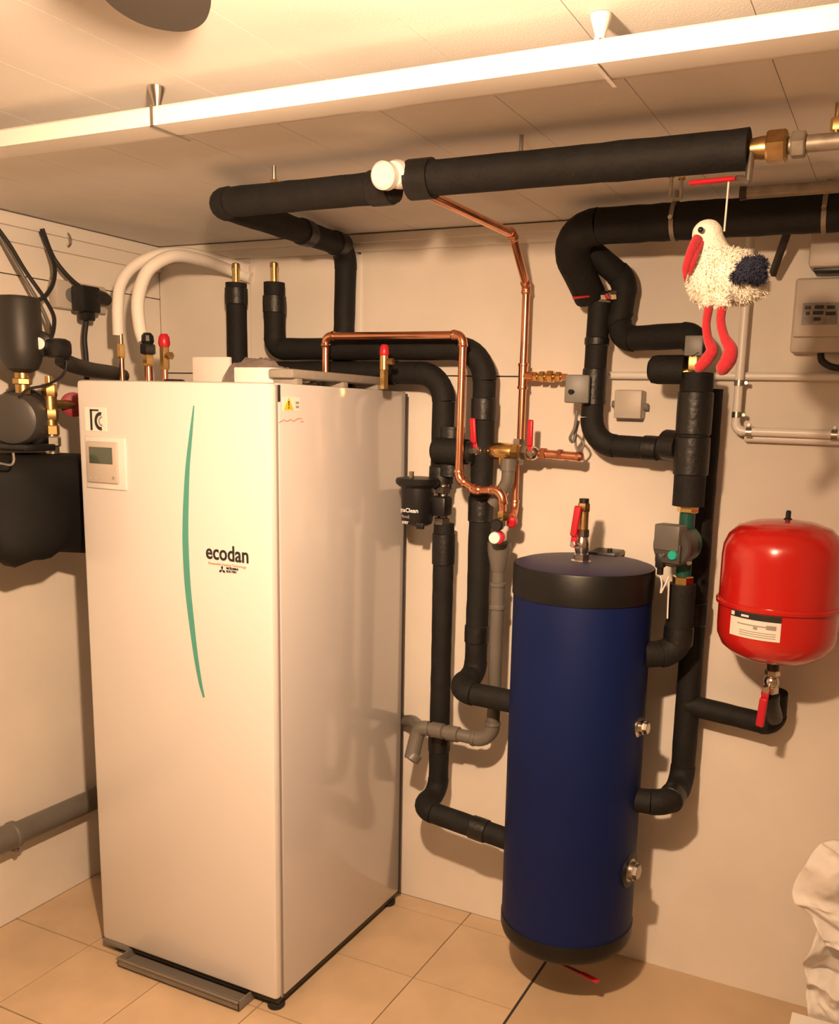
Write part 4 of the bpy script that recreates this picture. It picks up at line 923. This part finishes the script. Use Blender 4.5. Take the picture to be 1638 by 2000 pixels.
tubething('power_cord', 'black cord sagging from the ceiling corner down to the adapter', 'cable', [at_x(82, 447, XL+.03), at_x(98, 490, XL+.04), at_x(112, 515, XL+.05), at_x(138, 545, XL+.06), at_x(165, 565, XL+.07), at_x(195, 575, XL+.08)], .0065, 'rubber')
tubething('power_cord', 'black cord curving from the ceiling corner to the pressure controller', 'cable', [at_x(80, 452, XL+.035), at_x(98, 495, XL+.06), at_x(107, 525, XL+.09), at_x(103, 555, XL+.12), at_x(88, 578, XL+.14), at_x(66, 590, XL+.14)], .0055, 'rubber')
tubething('power_cord', 'black cord slanting from the top left corner to the gauge', 'cable', [at_x(-5, 445, XL+.03), at_x(20, 480, XL+.05), at_x(50, 530, XL+.08), at_x(85, 580, XL+.12), at_x(104, 615, XL+.16), at_x(105, 640, XL+.18), at_x(100, 660, XL+.2)], .0055, 'rubber')
tubething('power_cord', 'pale grey cord slanting beside the black one from the top left corner', 'cable', [at_x(-5, 455, XL+.03), at_x(18, 495, XL+.04), at_x(48, 545, XL+.06), at_x(80, 600, XL+.08), at_x(98, 640, XL+.1), at_x(98, 665, XL+.12)], .0045, 'pvc_grey')
q = at_x(131, 470, XL+.02); rr = thing('corner_hook', 'small dark hook under the trim in the left corner', 'hook', q)
obj('hook', [sweep(spline([V((XL+.012, q.y, q.z+.03)), q+V((.01, 0, .012)), q+V((.014, 0, -.006)), q+V((.004, 0, -.016))], 5), .004, 8)], 'steel', rr)
obj('plate', [box2((XL+.012, q.y-.012, q.z+.018), (XL+.018, q.y+.012, q.z+.045), .001)], 'steel', rr)
# low grey waste pipe on the left wall
la_, lb_ = at_x(-60, 1670, XL+.045), at_x(230, 1545, XL+.045); r_ = .034
zm = (at_x(0, 1638, XL+.045).z+at_x(185, 1562, XL+.045).z)/2
wp = thing('waste_pipe', 'grey plastic waste pipe low along the left wall', 'pipe', (XL+.045, 0, zm))
obj('pipe', [cyl((XL+.045, -2.0, zm+.02), (XL+.045, YB, zm-.008), r_, 28)], 'pvc_grey', wp)
yq = at_x(20, 1630, XL+.045).y
obj('socket_joint', [lathe([(r_, -.07), (r_+.004, -.066), (r_+.004, .0), (r_+.007, .004), (r_+.007, .016), (r_, .018)], (XL+.045, yq, zm), Y_, 28)], 'pvc_grey', wp)
obj('pipe_clamp', [box2((XL, yq+.004, zm-r_-.016), (XL+.06, yq+.016, zm-r_+.01), .002)], 'pvc_grey', wp)

# ------------------------------------------------------------------ cloth and white box at the lower right
def drape(name, label, left, right_dx, y0, seed, amp, rows=80, cols=64, th=.004):
    rnd = random.Random(seed); ph = [rnd.uniform(0, 6.28) for _ in range(8)]
    E_ = spline([at(u, v, y0) for u, v in left], 12); n_ = len(E_)-1
    f_, b_ = [], []
    for i in range(rows+1):
        k = i/rows*n_; a = int(min(k, n_-1)); p_ = E_[a].lerp(E_[a+1], k-a); t = i/rows
        for j in range(cols+1):
            s = j/cols
            dy = amp*(math.sin(9*s+3*t+ph[0])*.5+math.sin(17*s-5*t+ph[1])*.3+math.sin(6*t+14*s*t+ph[2])*.45+.35*math.sin(23*t-8*s+ph[3])*(1-t*.5))
            dy += amp*(1.5*abs(noise.noise(V((s*4+seed, t*3.5, seed))))+.6*abs(noise.noise(V((s*10, t*9, seed+3)))))-amp*.6
            f_.append(p_+V((right_dx*s, dy+.10*(s**2)*-1+.02, -.10*s*(1-t)*0)))
    nn_ = len(f_); vs_ = f_+[q+V((0, th, 0)) for q in f_]; fs_ = []
    for i in range(rows):
        for j in range(cols):
            a = i*(cols+1)+j; q_ = [a, a+1, a+cols+2, a+cols+1]; fs_.append(q_); fs_.append([x+nn_ for x in q_[::-1]])
    rim = [j for j in range(cols+1)]+[i*(cols+1)+cols for i in range(1, rows+1)]+[rows*(cols+1)+j for j in range(cols-1, -1, -1)]+[i*(cols+1) for i in range(rows-1, 0, -1)]
    for i in range(len(rim)): a, b = rim[i], rim[(i+1) % len(rim)]; fs_.append([a, b, b+nn_, a+nn_])
    return vs_, fs_
cl = thing('hanging_cloth', 'crumpled white cloth draped in the lower right corner', 'cloth', at(1620, 1990, .36))
obj('upper_fold', [drape('', '', [(1622, 1648), (1596, 1662), (1572, 1690), (1545, 1748), (1570, 1785), (1600, 1825), (1612, 1850)], .30, .40, 3, .022)], 'cloth', cl, sharp=180)
obj('lower_fold', [drape('', '', [(1600, 1800), (1585, 1845), (1566, 1888), (1574, 1920), (1572, 1955), (1580, 2000), (1590, 2100)], .30, .44, 5, .026)], 'cloth', cl, sharp=180)
wq0 = at_z(1548, 1977, .28)
wbx = thing('white_carton', 'white carton edge at the bottom right corner below the cloth', 'carton', (wq0.x+.12, wq0.y-.08, 0))
obj('carton_body', [box2((wq0.x, wq0.y-.16, .0), (wq0.x+.24, wq0.y, .274), .002)], 'paper', wbx)
obj('carton_lid', [box2((wq0.x-.002, wq0.y-.162, .245), (wq0.x+.242, wq0.y+.002, .28), .002)], 'paper', wbx)
